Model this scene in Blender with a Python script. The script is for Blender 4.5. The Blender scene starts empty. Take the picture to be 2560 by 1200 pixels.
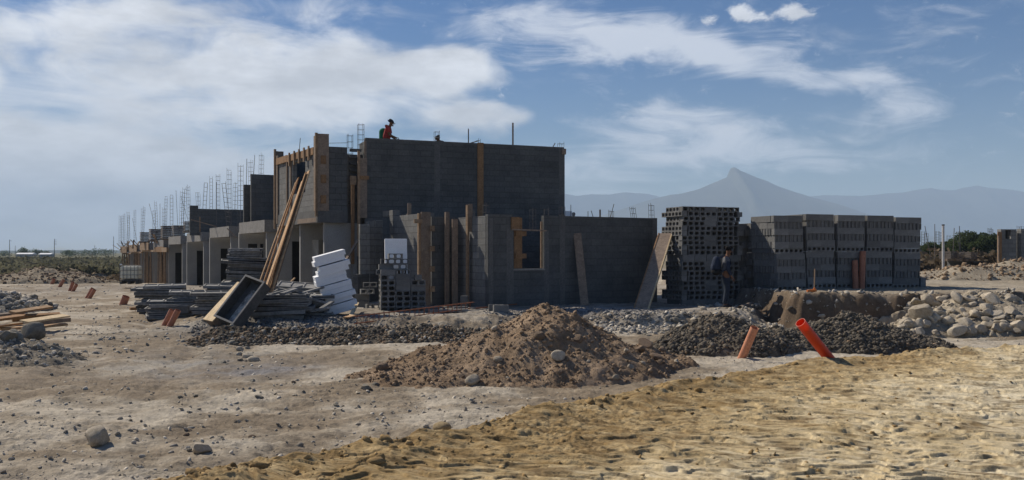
import bpy, bmesh, math, random
import numpy as np
from mathutils import Vector, Matrix, Euler
random.seed(7)
rng = np.random.default_rng(11)
SC = bpy.context.scene
COL = SC.collection
R = math.radians

# ------------------------------------------------------------------ camera, world, sun, exposure
F = 2200.0; CX = 1280.0; HY = 630.0; HC = 1.6          # focal length in photo pixels, horizon row, eye height
cam_d = bpy.data.cameras.new('camera'); cam = bpy.data.objects.new('camera', cam_d); COL.objects.link(cam)
cam_d.sensor_width = 36; cam_d.lens = 36 * F / 2560; cam_d.shift_y = 30 / 2560
cam_d.clip_start = 0.1; cam_d.clip_end = 40000
cam.location = (0, 0, HC); cam.rotation_euler = (R(90), 0, 0)
SC.camera = cam
SC.view_settings.view_transform = 'Standard'; SC.view_settings.look = 'None'
SC.view_settings.exposure = .15; SC.view_settings.gamma = 1; SC.view_settings.use_curve_mapping = False
SC.cycles.use_denoising = True
SC.cycles.max_bounces = 6; SC.cycles.diffuse_bounces = 3; SC.cycles.volume_bounces = 1
SC.cycles.sample_clamp_indirect = 4

SUN_EL = R(41); SUN_AZ = math.atan2(-.78, .62)          # azimuth clockwise from +Y
to_sun = Vector((math.sin(SUN_AZ) * math.cos(SUN_EL), math.cos(SUN_AZ) * math.cos(SUN_EL), math.sin(SUN_EL)))
sun_d = bpy.data.lights.new('sun', 'SUN'); sun = bpy.data.objects.new('sun', sun_d); COL.objects.link(sun)
sun_d.energy = 4.9; sun_d.angle = R(.53); sun_d.color = (1, .90, .76)
sun.rotation_euler = (-to_sun).to_track_quat('-Z', 'Y').to_euler(); sun.location = (-40, 20, 60)

W = bpy.data.worlds.new('World'); SC.world = W; W.use_nodes = True
def build_world():
    nt = W.node_tree; N = nt.nodes; L = nt.links; N.clear()
    def n(t, **k):
        x = N.new(t)
        for a, b in k.items(): setattr(x, a, b)
        return x
    def val(x, i, v):
        if hasattr(v, 'is_output'): L.new(v, x.inputs[i])
        else: x.inputs[i].default_value = v
    def M(op, a, b=0.0, c=0.0):
        x = n('ShaderNodeMath', operation=op); val(x, 0, a); val(x, 1, b); val(x, 2, c); return x.outputs[0]
    def MR(v, a, b, c, d, smooth=True):
        x = n('ShaderNodeMapRange', interpolation_type='SMOOTHSTEP' if smooth else 'LINEAR')
        for i, q in enumerate((v, a, b, c, d)): val(x, i, q)
        return x.outputs[0]
    out = n('ShaderNodeOutputWorld'); bg = n('ShaderNodeBackground'); L.new(bg.outputs[0], out.inputs[0])
    sky = n('ShaderNodeTexSky', sky_type='NISHITA'); sky.sun_disc = False
    sky.sun_elevation = SUN_EL; sky.sun_rotation = SUN_AZ
    sky.air_density = 1.0; sky.dust_density = .6; sky.ozone_density = 1.5; sky.altitude = 500
    gam = n('ShaderNodeGamma'); L.new(sky.outputs[0], gam.inputs[0]); gam.inputs[1].default_value = 1.0
    hsv = n('ShaderNodeHueSaturation'); L.new(gam.outputs[0], hsv.inputs['Color'])
    hsv.inputs['Saturation'].default_value = 1.55; hsv.inputs['Hue'].default_value = .512; hsv.inputs['Value'].default_value = SKY_V
    tc = n('ShaderNodeTexCoord'); sep = n('ShaderNodeSeparateXYZ'); L.new(tc.outputs['Generated'], sep.inputs[0])
    x, y, z = sep.outputs
    az = M('ARCTAN2', x, y); hyp = M('SQRT', M('ADD', M('MULTIPLY', x, x), M('MULTIPLY', y, y)))
    el = M('DIVIDE', z, M('MAXIMUM', hyp, .02))
    comb = n('ShaderNodeCombineXYZ'); L.new(az, comb.inputs[0]); L.new(el, comb.inputs[1])
    P = comb.outputs[0]
    def noise(scale, detail, rough, stretch=(1, 1, 1), rot=0.0, off=(0, 0, 0), dist=0.0):
        mp = n('ShaderNodeMapping'); L.new(P, mp.inputs[0]); mp.inputs['Scale'].default_value = stretch
        mp.inputs['Rotation'].default_value = (0, 0, rot); mp.inputs['Location'].default_value = off
        t = n('ShaderNodeTexNoise'); L.new(mp.outputs[0], t.inputs['Vector']); t.inputs['Scale'].default_value = scale
        t.inputs['Detail'].default_value = detail; t.inputs['Roughness'].default_value = rough
        t.inputs['Distortion'].default_value = dist
        return t
    # warped coordinate, so that no cloud edge is a clean ellipse
    wz = noise(7, 3, .6); vs = n('ShaderNodeVectorMath', operation='SUBTRACT'); L.new(wz.outputs['Color'], vs.inputs[0])
    vs.inputs[1].default_value = (.5, .5, .5)
    vm = n('ShaderNodeVectorMath', operation='MULTIPLY'); L.new(vs.outputs[0], vm.inputs[0]); vm.inputs[1].default_value = (.16, .07, 0)
    va = n('ShaderNodeVectorMath', operation='ADD'); L.new(P, va.inputs[0]); L.new(vm.outputs[0], va.inputs[1])
    Q = va.outputs[0]
    def blob(px, py, rx, ry, wgt, rot=0, coord=None):
        a = math.atan((px - CX) / F); e = (HY - py) / F * math.cos(a)
        mp = n('ShaderNodeMapping', vector_type='TEXTURE'); L.new(coord or Q, mp.inputs[0])
        mp.inputs['Location'].default_value = (a, e, 0); mp.inputs['Rotation'].default_value = (0, 0, R(rot))
        mp.inputs['Scale'].default_value = (rx / F * math.cos(a) ** 2, ry / F, 1)
        ln = n('ShaderNodeVectorMath', operation='LENGTH'); L.new(mp.outputs[0], ln.inputs[0])
        return M('MULTIPLY', MR(ln.outputs['Value'], 0, 1, 1, 0), wgt)
    def total(bl):
        s = 0.0
        for b in bl: s = M('ADD', s, blob(*b)) if s else blob(*b)
        return s
    cum = total([(850, 215, 540, 150, .80), (1150, 160, 190, 105, .75), (960, 150, 330, 90, .40), (480, 200, 460, 140, .65), (1180, 305, 240, 62, .75),
                 (1300, 300, 120, 45, .35), (620, 300, 480, 55, .45), (380, 45, 640, 105, .80), (800, 15, 320, 70, .45), (60, 120, 320, 110, .45),
                 (-40, 200, 90, 50, .6), (-900, 250, 900, 300, .8), (-300, 60, 500, 160, .6),
                 (130, 450, 680, 230, 1.15), (150, 345, 330, 90, .45), (560, 440, 720, 140, .65), (-600, 520, 900, 200, .6), (700, 560, 700, 110, .5)])
    f1 = noise(10, 10, .60, (1, 2.3, 1), R(-8), (3.1, 1.7, 0), .55)
    dens1 = M('ADD', cum, M('MULTIPLY', M('SUBTRACT', f1.outputs['Fac'], .5), 1.75))
    m1 = MR(dens1, .02, .80, 0, 1)
    cir = total([(1560, 95, 560, 120, .90, -5), (1820, 130, 420, 80, .6, -8), (1250, 50, 330, 70, .4, 5), (1750, 330, 430, 110, .85, -4), (2000, 390, 520, 70, .45, 0),
                 (2110, 205, 330, 55, .75, -12), (2260, 285, 240, 60, .65, 0), (2350, 160, 260, 40, .35, -8), (1560, 420, 400, 90, .5, 0), (1200, 430, 500, 110, .5), (3400, 200, 900, 250, .4), (1200, -500, 1500, 400, .35),
                 (700, 90, 700, 60, .4), (50, 380, 1300, 430, 1.05)])
    f2 = noise(8, 11, .66, (1, 3.6, 1), R(12), (7.7, 2.2, 0), 1.3)
    dens2 = M('ADD', cir, M('MULTIPLY', M('SUBTRACT', f2.outputs['Fac'], .5), 2.0))
    m2 = M('MULTIPLY', MR(dens2, .10, 1.05, 0, 1), .80)
    puff = M('ADD', total([(1775, 52, 45, 26, .9, 0, P), (1845, 34, 52, 40, 1.2, 0, P), (1905, 42, 60, 26, 1.0, 0, P), (1975, 28, 62, 34, 1.2, 0, P), (2020, 36, 50, 22, .8, 0, P)]),
             M('MULTIPLY', M('SUBTRACT', noise(34, 9, .68, (1, 1.3, 1), 0, (2.2, 8.1, 0), .4).outputs['Fac'], .5), 3.2))
    m3 = M('MULTIPLY', MR(puff, .25, 1.15, 0, 1), .85)
    # cloud brightness follows the thickness of the cloud
    f3 = noise(8, 8, .62, (1, 2.4, 1), 0, (1.3, 5.2, 0))
    shade = M('ADD', MR(f3.outputs['Fac'], .3, .7, .74, 1.12), 0)
    col1 = n('ShaderNodeMix', data_type='RGBA', blend_type='MULTIPLY'); col1.inputs[0].default_value = 1
    col1.inputs[6].default_value = (*CLOUD1, 1); L.new(shade, col1.inputs[7])
    mixa = n('ShaderNodeMix', data_type='RGBA'); L.new(m2, mixa.inputs[0]); L.new(hsv.outputs[0], mixa.inputs[6]); mixa.inputs[7].default_value = (*CLOUD2, 1)
    mixb = n('ShaderNodeMix', data_type='RGBA'); L.new(M('MAXIMUM', M('MULTIPLY', m1, .93), m3), mixb.inputs[0]); L.new(mixa.outputs[2], mixb.inputs[6]); L.new(col1.outputs[2], mixb.inputs[7])
    L.new(mixb.outputs[2], bg.inputs[0]); bg.inputs[1].default_value = SKY_S
SKY_S = .085; SKY_V = .70
CLOUD1 = (9.6, 9.8, 10.2); CLOUD2 = (8.9, 9.3, 10.1)      # in sky units: times the background strength this is the cloud's radiance
build_world()

# ------------------------------------------------------------------ noise
def _hash(ix, iy, seed):
    h = (ix.astype(np.uint32) * np.uint32(374761393) + iy.astype(np.uint32) * np.uint32(668265263) + np.uint32((seed * 974634777) & 0xffffffff))
    h = (h ^ (h >> np.uint32(13))) * np.uint32(1274126177)
    return h ^ (h >> np.uint32(16))
def perlin(x, y, seed=0):
    xf = np.floor(x); yf = np.floor(y); ix = xf.astype(np.int64); iy = yf.astype(np.int64)
    fx = x - xf; fy = y - yf
    u = fx * fx * fx * (fx * (fx * 6 - 15) + 10); v = fy * fy * fy * (fy * (fy * 6 - 15) + 10)
    def g(dx, dy):
        a = _hash(ix + dx, iy + dy, seed).astype(np.float64) * (2 * math.pi / 4294967296.0)
        return np.cos(a) * (fx - dx) + np.sin(a) * (fy - dy)
    a = g(0, 0); b = g(1, 0); c = g(0, 1); d = g(1, 1)
    return ((a + (b - a) * u) * (1 - v) + (c + (d - c) * u) * v) * 1.5
def fbm(x, y, o, seed=0, gain=.5, lac=2.03):
    s = 0; a = 1; t = 0
    for i in range(o):
        s = s + a * perlin(x, y, seed + i * 17); t += a; a *= gain; x = x * lac + 13.7; y = y * lac - 7.1
    return s / t
def billow(x, y, o, seed=0, gain=.55):
    s = 0; a = 1; t = 0
    for i in range(o):
        s = s + a * np.abs(perlin(x, y, seed + i * 17)); t += a; a *= gain; x = x * 2.07 + 3.7; y = y * 2.07 - 5.1
    return s / t
def sstep(a, b, v):
    t = np.clip((v - a) / (b - a), 0, 1); return t * t * (3 - 2 * t)
def seg_dist(x, y, pts, closed=True):
    best = np.full(np.shape(x), 1e9); n = len(pts)
    for i in range(n if closed else n - 1):
        ax, ay = pts[i]; bx, by = pts[(i + 1) % n]
        dx, dy = bx - ax, by - ay; t = np.clip(((x - ax) * dx + (y - ay) * dy) / (dx * dx + dy * dy), 0, 1)
        best = np.minimum(best, np.hypot(x - ax - t * dx, y - ay - t * dy))
    return best
def inside(x, y, pts):
    r = np.zeros(np.shape(x), bool); n = len(pts)
    for i in range(n):
        ax, ay = pts[i]; bx, by = pts[(i + 1) % n]
        if ay == by: continue
        r ^= ((ay > y) != (by > y)) & (x < (bx - ax) * (y - ay) / (by - ay) + ax)
    return r
def sdf(x, y, pts):
    d = seg_dist(x, y, pts); return np.where(inside(x, y, pts), d, -d)

# ------------------------------------------------------------------ pixel helpers (photo pixel + distance -> point in the place)
def PX(px, d): return (px - CX) * d / F
def PZ(py, d): return HC + (HY - py) * d / F
def P3(px, py, d): return Vector((PX(px, d), d, PZ(py, d)))
def GD(py, z=-.3): return (HC - z) * F / (py - HY)      # distance at which ground of height z shows at row py
def GP(px, py, z=-.3): d = GD(py, z); return (PX(px, d), d)
def hitline(px, x0, y0, dx, dy):                         # parameter along a plan line at which it is seen in column px
    k = (px - CX) / F; return (k * y0 - x0) / (dx - k * dy)

# ------------------------------------------------------------------ tags and mesh building
def tag(o, label=None, cat=None, group=None, kind=None):
    if label: o['label'] = label
    if cat: o['category'] = cat
    if group: o['group'] = group
    if kind: o['kind'] = kind
    return o
def empty(name, loc, label, cat, group=None, rz=0):
    o = bpy.data.objects.new(name, None); COL.objects.link(o); o.location = loc; o.rotation_euler = (0, 0, rz)
    o.empty_display_size = .2
    return tag(o, label, cat, group)
def mesh_obj(name, v, f, mat=None, parent=None, loc=(0, 0, 0), smooth=False, rnd=None, colr=None):
    me = bpy.data.meshes.new(name)
    v = np.asarray(v, np.float32).reshape(-1, 3)
    if isinstance(f, np.ndarray):
        k = f.shape[1]; me.vertices.add(len(v)); me.vertices.foreach_set('co', v.ravel())
        me.loops.add(f.size); me.loops.foreach_set('vertex_index', f.astype(np.int32).ravel())
        me.polygons.add(len(f)); me.polygons.foreach_set('loop_start', np.arange(0, f.size, k, dtype=np.int32))
        me.polygons.foreach_set('loop_total', np.full(len(f), k, np.int32)); me.update(calc_edges=True)
    else:
        me.from_pydata([tuple(map(float, q)) for q in v], [], f); me.update()
    if smooth: me.polygons.foreach_set('use_smooth', np.ones(len(me.polygons), bool))
    if rnd is not None:
        a = me.attributes.new('rnd', 'FLOAT', 'POINT'); a.data.foreach_set('value', np.asarray(rnd, np.float32).ravel())
    if colr is not None:
        a = me.attributes.new('soil', 'FLOAT_COLOR', 'POINT')
        c = np.ones((len(v), 4), np.float32); c[:, :3] = colr; a.data.foreach_set('color', c.ravel())
    if mat: me.materials.append(mat)
    o = bpy.data.objects.new(name, me); COL.objects.link(o); o.location = loc
    if parent: o.parent = parent
    return o
def basis(x, y, z): return np.array([x, y, z], float).T   # columns are the axes
def frame(ex, up=(0, 0, 1)):
    """orthonormal axes with the first along ex and the last as near to up as it goes"""
    ex = Vector(ex).normalized(); up = Vector(up); ey = up.cross(ex)
    if ey.length < 1e-5: ey = Vector((0, 1, 0)).cross(ex)
    ey.normalize(); ez = ex.cross(ey); return basis(ex, ey, ez)
class MB:
    def __init__(s): s.v = []; s.f = []; s.n = 0
    def add(s, v, f):
        v = np.asarray(v, float); s.v.append(v); s.f += [tuple(int(i) + s.n for i in q) for q in f]; s.n += len(v); return s
    def box(s, c, size, Rm=None, jit=0):
        sx, sy, sz = (q / 2 for q in size)
        v = np.array([(a * sx, b * sy, d * sz) for d in (-1, 1) for b in (-1, 1) for a in (-1, 1)], float)
        if jit: v += rng.uniform(-jit, jit, v.shape)
        if Rm is not None: v = v @ np.asarray(Rm).T
        return s.add(v + np.asarray(c, float), [(0, 2, 3, 1), (4, 5, 7, 6), (0, 1, 5, 4), (2, 6, 7, 3), (0, 4, 6, 2), (1, 3, 7, 5)])
    def bar(s, a, b, w, h, up=(0, 0, 1)):
        a = Vector(a); b = Vector(b); return s.box((a + b) / 2, ((b - a).length, w, h), frame(b - a, up))
    def tube(s, a, b, r, n=8, r2=None, cap=True):
        a = Vector(a); b = Vector(b); m = frame(b - a); r2 = r if r2 is None else r2
        v = []; t = [2 * math.pi * i / n for i in range(n)]
        for p, q in ((a, r), (b, r2)):
            for k in t: v.append(np.array(p) + m @ np.array((0, math.cos(k) * q, math.sin(k) * q)))
        f = [(i, (i + 1) % n, n + (i + 1) % n, n + i) for i in range(n)]
        if cap: f += [tuple(range(n))[::-1], tuple(range(n, 2 * n))]
        return s.add(v, f)
    def pipe(s, a, b, ro, ri, n=20):
        a = Vector(a); b = Vector(b); m = frame(b - a); v = []
        for p, q in ((a, ro), (b, ro), (b, ri), (a, ri)):
            for i in range(n):
                k = 2 * math.pi * i / n; v.append(np.array(p) + m @ np.array((0, math.cos(k) * q, math.sin(k) * q)))
        f = []
        for L in range(4):
            for i in range(n):
                f.append((L * n + i, L * n + (i + 1) % n, ((L + 1) % 4) * n + (i + 1) % n, ((L + 1) % 4) * n + i))
        return s.add(v, f)
    def path(s, pts, r, n=6):
        for a, b in zip(pts, pts[1:]): s.tube(a, b, r, n)
        return s
    def build(s, name, mat, parent=None, loc=None, smooth=False, bevel=0):
        v = np.concatenate(s.v)
        if parent is not None:
            o = np.array(parent.location); p = parent.parent
            while p is not None: o = o + np.array(p.location); p = p.parent
            ob = mesh_obj(name, v - o, s.f, mat, parent)
        else:
            if loc is None: loc = ((v[:, 0].min() + v[:, 0].max()) / 2, (v[:, 1].min() + v[:, 1].max()) / 2, v[:, 2].min())
            ob = mesh_obj(name, v - np.array(loc), s.f, mat, None, loc)
        if smooth:
            ob.data.polygons.foreach_set('use_smooth', np.ones(len(ob.data.polygons), bool))
            ob.data.set_sharp_from_angle(angle=R(40))
        if bevel:
            m = ob.modifiers.new('b', 'BEVEL'); m.width = bevel; m.segments = 1; m.limit_method = 'ANGLE'
        return ob

# ------------------------------------------------------------------ materials
def NT(name):
    m = bpy.data.materials.new(name); m.use_nodes = True; nt = m.node_tree
    return m, nt, nt.nodes['Principled BSDF']
def _noise(nt, vec, scale, detail=5, rough=.6, stretch=None):
    if stretch:
        mp = nt.nodes.new('ShaderNodeMapping'); nt.links.new(vec, mp.inputs[0]); mp.inputs['Scale'].default_value = stretch; vec = mp.outputs[0]
    t = nt.nodes.new('ShaderNodeTexNoise'); nt.links.new(vec, t.inputs['Vector']); t.inputs['Scale'].default_value = scale
    t.inputs['Detail'].default_value = detail; t.inputs['Roughness'].default_value = rough; return t
def _ramp(nt, fac, stops):
    r = nt.nodes.new('ShaderNodeValToRGB'); nt.links.new(fac, r.inputs[0]); e = r.color_ramp.elements
    while len(e) > 1: e.remove(e[-1])
    e[0].position = stops[0][0]; e[0].color = (*stops[0][1], 1)
    for p, c in stops[1:]: q = e.new(p); q.color = (*c, 1)
    return r.outputs[0]
def _mix(nt, fac, a, b, mode='MIX'):
    m = nt.nodes.new('ShaderNodeMix'); m.data_type = 'RGBA'; m.blend_type = mode
    for i, q in ((0, fac), (6, a), (7, b)):
        if hasattr(q, 'is_output'): nt.links.new(q, m.inputs[i])
        else: m.inputs[i].default_value = q if i == 0 else (*q, 1) if len(q) == 3 else q
    return m.outputs[2]
def _bump(nt, bsdf, h, dist, strength=1.0):
    b = nt.nodes.new('ShaderNodeBump'); nt.links.new(h, b.inputs['Height']); b.inputs['Distance'].default_value = dist
    b.inputs['Strength'].default_value = strength; nt.links.new(b.outputs[0], bsdf.inputs['Normal'])
def _vary(nt, col, amt, attr=None):
    """brightness that differs from piece to piece: by object, or by the piece's own attribute"""
    if attr:
        a = nt.nodes.new('ShaderNodeAttribute'); a.attribute_name = attr; src = a.outputs['Fac']
    else:
        a = nt.nodes.new('ShaderNodeObjectInfo'); src = a.outputs['Random']
    mr = nt.nodes.new('ShaderNodeMapRange'); nt.links.new(src, mr.inputs[0]); mr.inputs[3].default_value = 1 - amt; mr.inputs[4].default_value = 1 + amt
    h = nt.nodes.new('ShaderNodeHueSaturation'); nt.links.new(col, h.inputs['Color']); nt.links.new(mr.outputs[0], h.inputs['Value']); return h.outputs[0]
def simple(name, stops, scale=4, rough=.9, bump=.004, bscale=40, stretch=None, vary=0, attr=None, coord='Object', spec=.2, metal=0):
    m, nt, b = NT(name); tc = nt.nodes.new('ShaderNodeTexCoord'); v = tc.outputs[coord]
    c = _ramp(nt, _noise(nt, v, scale, 7, .65, stretch).outputs['Fac'], stops)
    if bscale and scale > 1: c = _mix(nt, 1, c, _ramp(nt, _noise(nt, v, bscale * .6, 5, .7, stretch).outputs['Fac'], [(.3, (.74,) * 3), (.7, (1.22,) * 3)]), 'MULTIPLY')
    if vary: c = _vary(nt, c, vary, attr)
    nt.links.new(c, b.inputs['Base Color']); b.inputs['Roughness'].default_value = rough
    b.inputs['Specular IOR Level'].default_value = spec; b.inputs['Metallic'].default_value = metal
    if bump: _bump(nt, b, _noise(nt, v, bscale, 5, .65, stretch).outputs['Fac'], bump)
    return m
def block_wall_mat(name, c1, c2, mortar, w=.4, h=.2, stain=.5):
    m, nt, b = NT(name); tc = nt.nodes.new('ShaderNodeTexCoord'); sp = nt.nodes.new('ShaderNodeSeparateXYZ'); nt.links.new(tc.outputs['Object'], sp.inputs[0])
    ad = nt.nodes.new('ShaderNodeMath'); ad.operation = 'ADD'; nt.links.new(sp.outputs[0], ad.inputs[0]); nt.links.new(sp.outputs[1], ad.inputs[1])
    cb = nt.nodes.new('ShaderNodeCombineXYZ'); nt.links.new(ad.outputs[0], cb.inputs[0]); nt.links.new(sp.outputs[2], cb.inputs[1])
    br = nt.nodes.new('ShaderNodeTexBrick'); nt.links.new(cb.outputs[0], br.inputs['Vector'])
    br.inputs['Scale'].default_value = 1; br.inputs['Brick Width'].default_value = w; br.inputs['Row Height'].default_value = h
    br.inputs['Mortar Size'].default_value = .008; br.inputs['Mortar Smooth'].default_value = .2; br.inputs['Bias'].default_value = -.1
    br.inputs['Color1'].default_value = (*c1, 1); br.inputs['Color2'].default_value = (*c2, 1); br.inputs['Mortar'].default_value = (*mortar, 1)
    st = _noise(nt, tc.outputs['Object'], .9, 6, .65); fine = _noise(nt, tc.outputs['Object'], 14, 5, .7)
    k = _ramp(nt, st.outputs['Fac'], [(.3, (1 - stain * .5,) * 3), (.7, (1 + stain * .35,) * 3)])
    c = _mix(nt, 1, br.outputs['Color'], k, 'MULTIPLY')
    k2 = _ramp(nt, fine.outputs['Fac'], [(.3, (.82,) * 3), (.7, (1.15,) * 3)]); c = _mix(nt, 1, c, k2, 'MULTIPLY')
    nt.links.new(c, b.inputs['Base Color']); b.inputs['Roughness'].default_value = .95; b.inputs['Specular IOR Level'].default_value = .15
    s = nt.nodes.new('ShaderNodeMath'); s.operation = 'MULTIPLY_ADD'; nt.links.new(br.outputs['Fac'], s.inputs[0]); s.inputs[1].default_value = -1.2
    nt.links.new(fine.outputs['Fac'], s.inputs[2]); _bump(nt, b, s.outputs[0], .008)
    return m
def soil_mat(name, bump=.02, bscale=22, speck=.35, attr='soil', tint=(1, 1, 1), rough=.97):
    m, nt, b = NT(name); tc = nt.nodes.new('ShaderNodeTexCoord'); v = tc.outputs['Object']
    a = nt.nodes.new('ShaderNodeAttribute'); a.attribute_name = attr
    k1 = _ramp(nt, _noise(nt, v, 2.2, 8, .7).outputs['Fac'], [(.28, (1 - speck,) * 3), (.5, (1,) * 3), (.75, (1 + speck * .8,) * 3)])
    k2 = _ramp(nt, _noise(nt, v, bscale, 6, .72).outputs['Fac'], [(.3, (1 - speck * .8,) * 3), (.7, (1 + speck * .7,) * 3)])
    c = _mix(nt, 1, a.outputs['Color'], k1, 'MULTIPLY'); c = _mix(nt, 1, c, k2, 'MULTIPLY')
    if tint != (1, 1, 1): c = _mix(nt, 1, c, tint, 'MULTIPLY')
    nt.links.new(c, b.inputs['Base Color']); b.inputs['Roughness'].default_value = rough; b.inputs['Specular IOR Level'].default_value = .1
    _bump(nt, b, _noise(nt, v, bscale * 1.7, 6, .7).outputs['Fac'], bump)
    return m
MAT = {}
def leafy(m, k=.45):
    nt = m.node_tree; b = nt.nodes['Principled BSDF']; t = nt.nodes.new('ShaderNodeBsdfTranslucent'); mx = nt.nodes.new('ShaderNodeMixShader'); mx.inputs[0].default_value = k
    nt.links.new(b.inputs['Base Color'].links[0].from_socket, t.inputs[0]); nt.links.new(b.outputs[0], mx.inputs[1]); nt.links.new(t.outputs[0], mx.inputs[2]); nt.links.new(mx.outputs[0], nt.nodes['Material Output'].inputs[0])
MAT['ground'] = soil_mat('ground_soil', .022, 15, .34)
MAT['road'] = soil_mat('road_soil', .016, 20, .30)
MAT['mound'] = soil_mat('mound_soil', .03, 14, .3)
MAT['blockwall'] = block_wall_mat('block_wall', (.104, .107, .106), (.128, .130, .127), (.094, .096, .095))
MAT['blockwall_pale'] = block_wall_mat('block_wall_pale', (.165, .166, .160), (.225, .222, .212), (.125, .125, .121))  # paler copy of the block colour, painting sunlight on the street-facing walls
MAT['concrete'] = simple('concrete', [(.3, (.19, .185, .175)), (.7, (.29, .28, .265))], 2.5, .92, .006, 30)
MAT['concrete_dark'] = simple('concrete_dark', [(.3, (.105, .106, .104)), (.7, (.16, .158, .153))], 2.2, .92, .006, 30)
MAT['plaster'] = simple('grey_plaster', [(.3, (.27, .27, .26)), (.7, (.36, .355, .34))], 1.4, .95, .004, 50)
MAT['dark_inside'] = simple('dark_inside', [(.3, (.03, .03, .03)), (.7, (.05, .05, .05))], 2, .95, 0)  # near-black stand-in for the shade inside rooms; also colours the painted mark
MAT['block'] = simple('hollow_block', [(.3, (.145, .146, .142)), (.7, (.205, .203, .195))], 9, .95, .004, 90, vary=.22, attr=None)
MAT['block_mass'] = simple('block_mass', [(.3, (.14, .141, .138)), (.7, (.195, .193, .186))], 9, .95, .004, 90, vary=.22, attr='rnd')
MAT['plank'] = None
def wood(name, a, b_, vary=.2): return simple(name, [(.3, a), (.7, b_)], 3, .85, .003, 40, (1, 1, .25) , vary)
MAT['plank'] = simple('sunlit_plank', [(.28, (.31, .185, .09)), (.72, (.52, .34, .19))], 6, .8, .002, 30, None, .2)  # brighter copy of the pine, sunlight on the planks put into its colour
MAT['plank_orange'] = simple('sunlit_orange_plank', [(.28, (.28, .145, .06)), (.72, (.44, .245, .11))], 5, .8, .002, 30, None, .15)  # brighter copy of the orange wood, with sunlight in its colour
MAT['wood'] = simple('pine_wood', [(.28, (.20, .135, .085)), (.72, (.36, .255, .165))], 6, .8, .002, 30, None, .2)  # duller copy of the plank timber, formwork shade put into its colour
MAT['wood_orange'] = simple('orange_wood', [(.28, (.19, .112, .06)), (.72, (.32, .19, .098))], 5, .8, .002, 30, None, .15)  # duller copy of the orange plank, shade included in its colour
MAT['wood_grey'] = simple('weathered_wood', [(.28, (.17, .13, .10)), (.72, (.30, .235, .18))], 5, .9, .003, 30, None, .2)
MAT['ply'] = simple('plywood', [(.3, (.50, .37, .21)), (.7, (.66, .52, .33))], 4, .8, .002, 30)
MAT['rust'] = simple('rusty_steel', [(.3, (.14, .055, .03)), (.7, (.27, .11, .06))], 12, .8, .001, 60)
MAT['rebar'] = simple('grey_rebar', [(.3, (.10, .09, .085)), (.7, (.18, .165, .155))], 12, .7, 0)
MAT['steel'] = simple('grey_steel', [(.3, (.06, .062, .062)), (.7, (.11, .11, .108))], 5, .7, .003, 30, None, .15)
MAT['panel'] = simple('cemented_panel', [(.3, (.15, .15, .145)), (.72, (.34, .335, .32))], 4, .9, .006, 30, None, .25)
MAT['cement'] = simple('dried_cement', [(.3, (.16, .158, .15)), (.7, (.48, .47, .45))], 5, .95, .004, 40, (1, 1, 1))
MAT['foam'] = simple('white_foam', [(.3, (.78, .79, .80)), (.7, (.84, .85, .86))], 6, .8, .001, 200, None, .03)
MAT['pvc'] = simple('terracotta_pvc', [(.3, (.34, .145, .09)), (.7, (.44, .20, .13))], 6, .55, .0005, 60, None, .1)
MAT['pvc_pale'] = simple('sun_faded_pvc', [(.3, (.50, .215, .125)), (.7, (.6, .285, .175))], 5, .6, .0005, 60)
MAT['rock'] = simple('pale_rock', [(.25, (.32, .27, .20)), (.55, (.46, .40, .31)), (.8, (.55, .495, .405))], 3, .95, .012, 18, None, .22)
MAT['rock_grey'] = simple('grey_rock', [(.25, (.18, .16, .128)), (.55, (.28, .257, .21)), (.8, (.36, .335, .285))], 3, .95, .012, 18, None, .25)
MAT['pebble'] = simple('pebble', [(.25, (.27, .24, .195)), (.55, (.40, .365, .305)), (.8, (.54, .505, .44))], 6, .95, .004, 60, None, .45, 'rnd')
MAT['clod'] = simple('brown_clod', [(.25, (.185, .128, .080)), (.6, (.29, .208, .135)), (.85, (.39, .295, .205))], 5, .97, .01, 40, None, .35, 'rnd')
MAT['clod_dark'] = simple('dark_clod', [(.25, (.080, .068, .052)), (.6, (.155, .134, .105)), (.85, (.26, .228, .18))], 5, .97, .01, 40, None, .4, 'rnd')
MAT['clod_tan'] = simple('tan_clod', [(.25, (.22, .14, .055)), (.6, (.34, .235, .11)), (.85, (.44, .33, .18))], 5, .97, .01, 40, None, .3, 'rnd')
MAT['gravel_grey'] = simple('grey_gravel', [(.25, (.10, .10, .102)), (.6, (.18, .18, .18)), (.85, (.28, .28, .275))], 5, .95, .006, 40, None, .45, 'rnd')
MAT['clodrock'] = simple('brown_stone', [(.25, (.16, .115, .08)), (.6, (.235, .175, .125)), (.85, (.30, .24, .18))], 4, .97, .01, 30, None, .2)
MAT['tanrock'] = simple('tan_stone', [(.25, (.27, .20, .11)), (.6, (.37, .29, .17)), (.85, (.45, .36, .23))], 4, .97, .01, 30, None, .15)
MAT['tanrock2'] = simple('dark_tan_clod', [(.25, (.14, .095, .04)), (.6, (.23, .16, .075)), (.85, (.30, .22, .115))], 6, .97, .02, 30, None, .15)
MAT['post_white'] = simple('pale_post', [(.3, (.50, .48, .45)), (.7, (.60, .585, .56))], 4, .8, 0)
MAT['wood_orange_bright'] = simple('orange_plastic', [(.3, (.55, .15, .03)), (.7, (.62, .2, .05))], 6, .5, 0)
MAT['tanpebble'] = simple('tan_pebble', [(.25, (.26, .215, .155)), (.55, (.37, .32, .245)), (.8, (.46, .41, .33))], 6, .95, .004, 60, None, .35, 'rnd')
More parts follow.
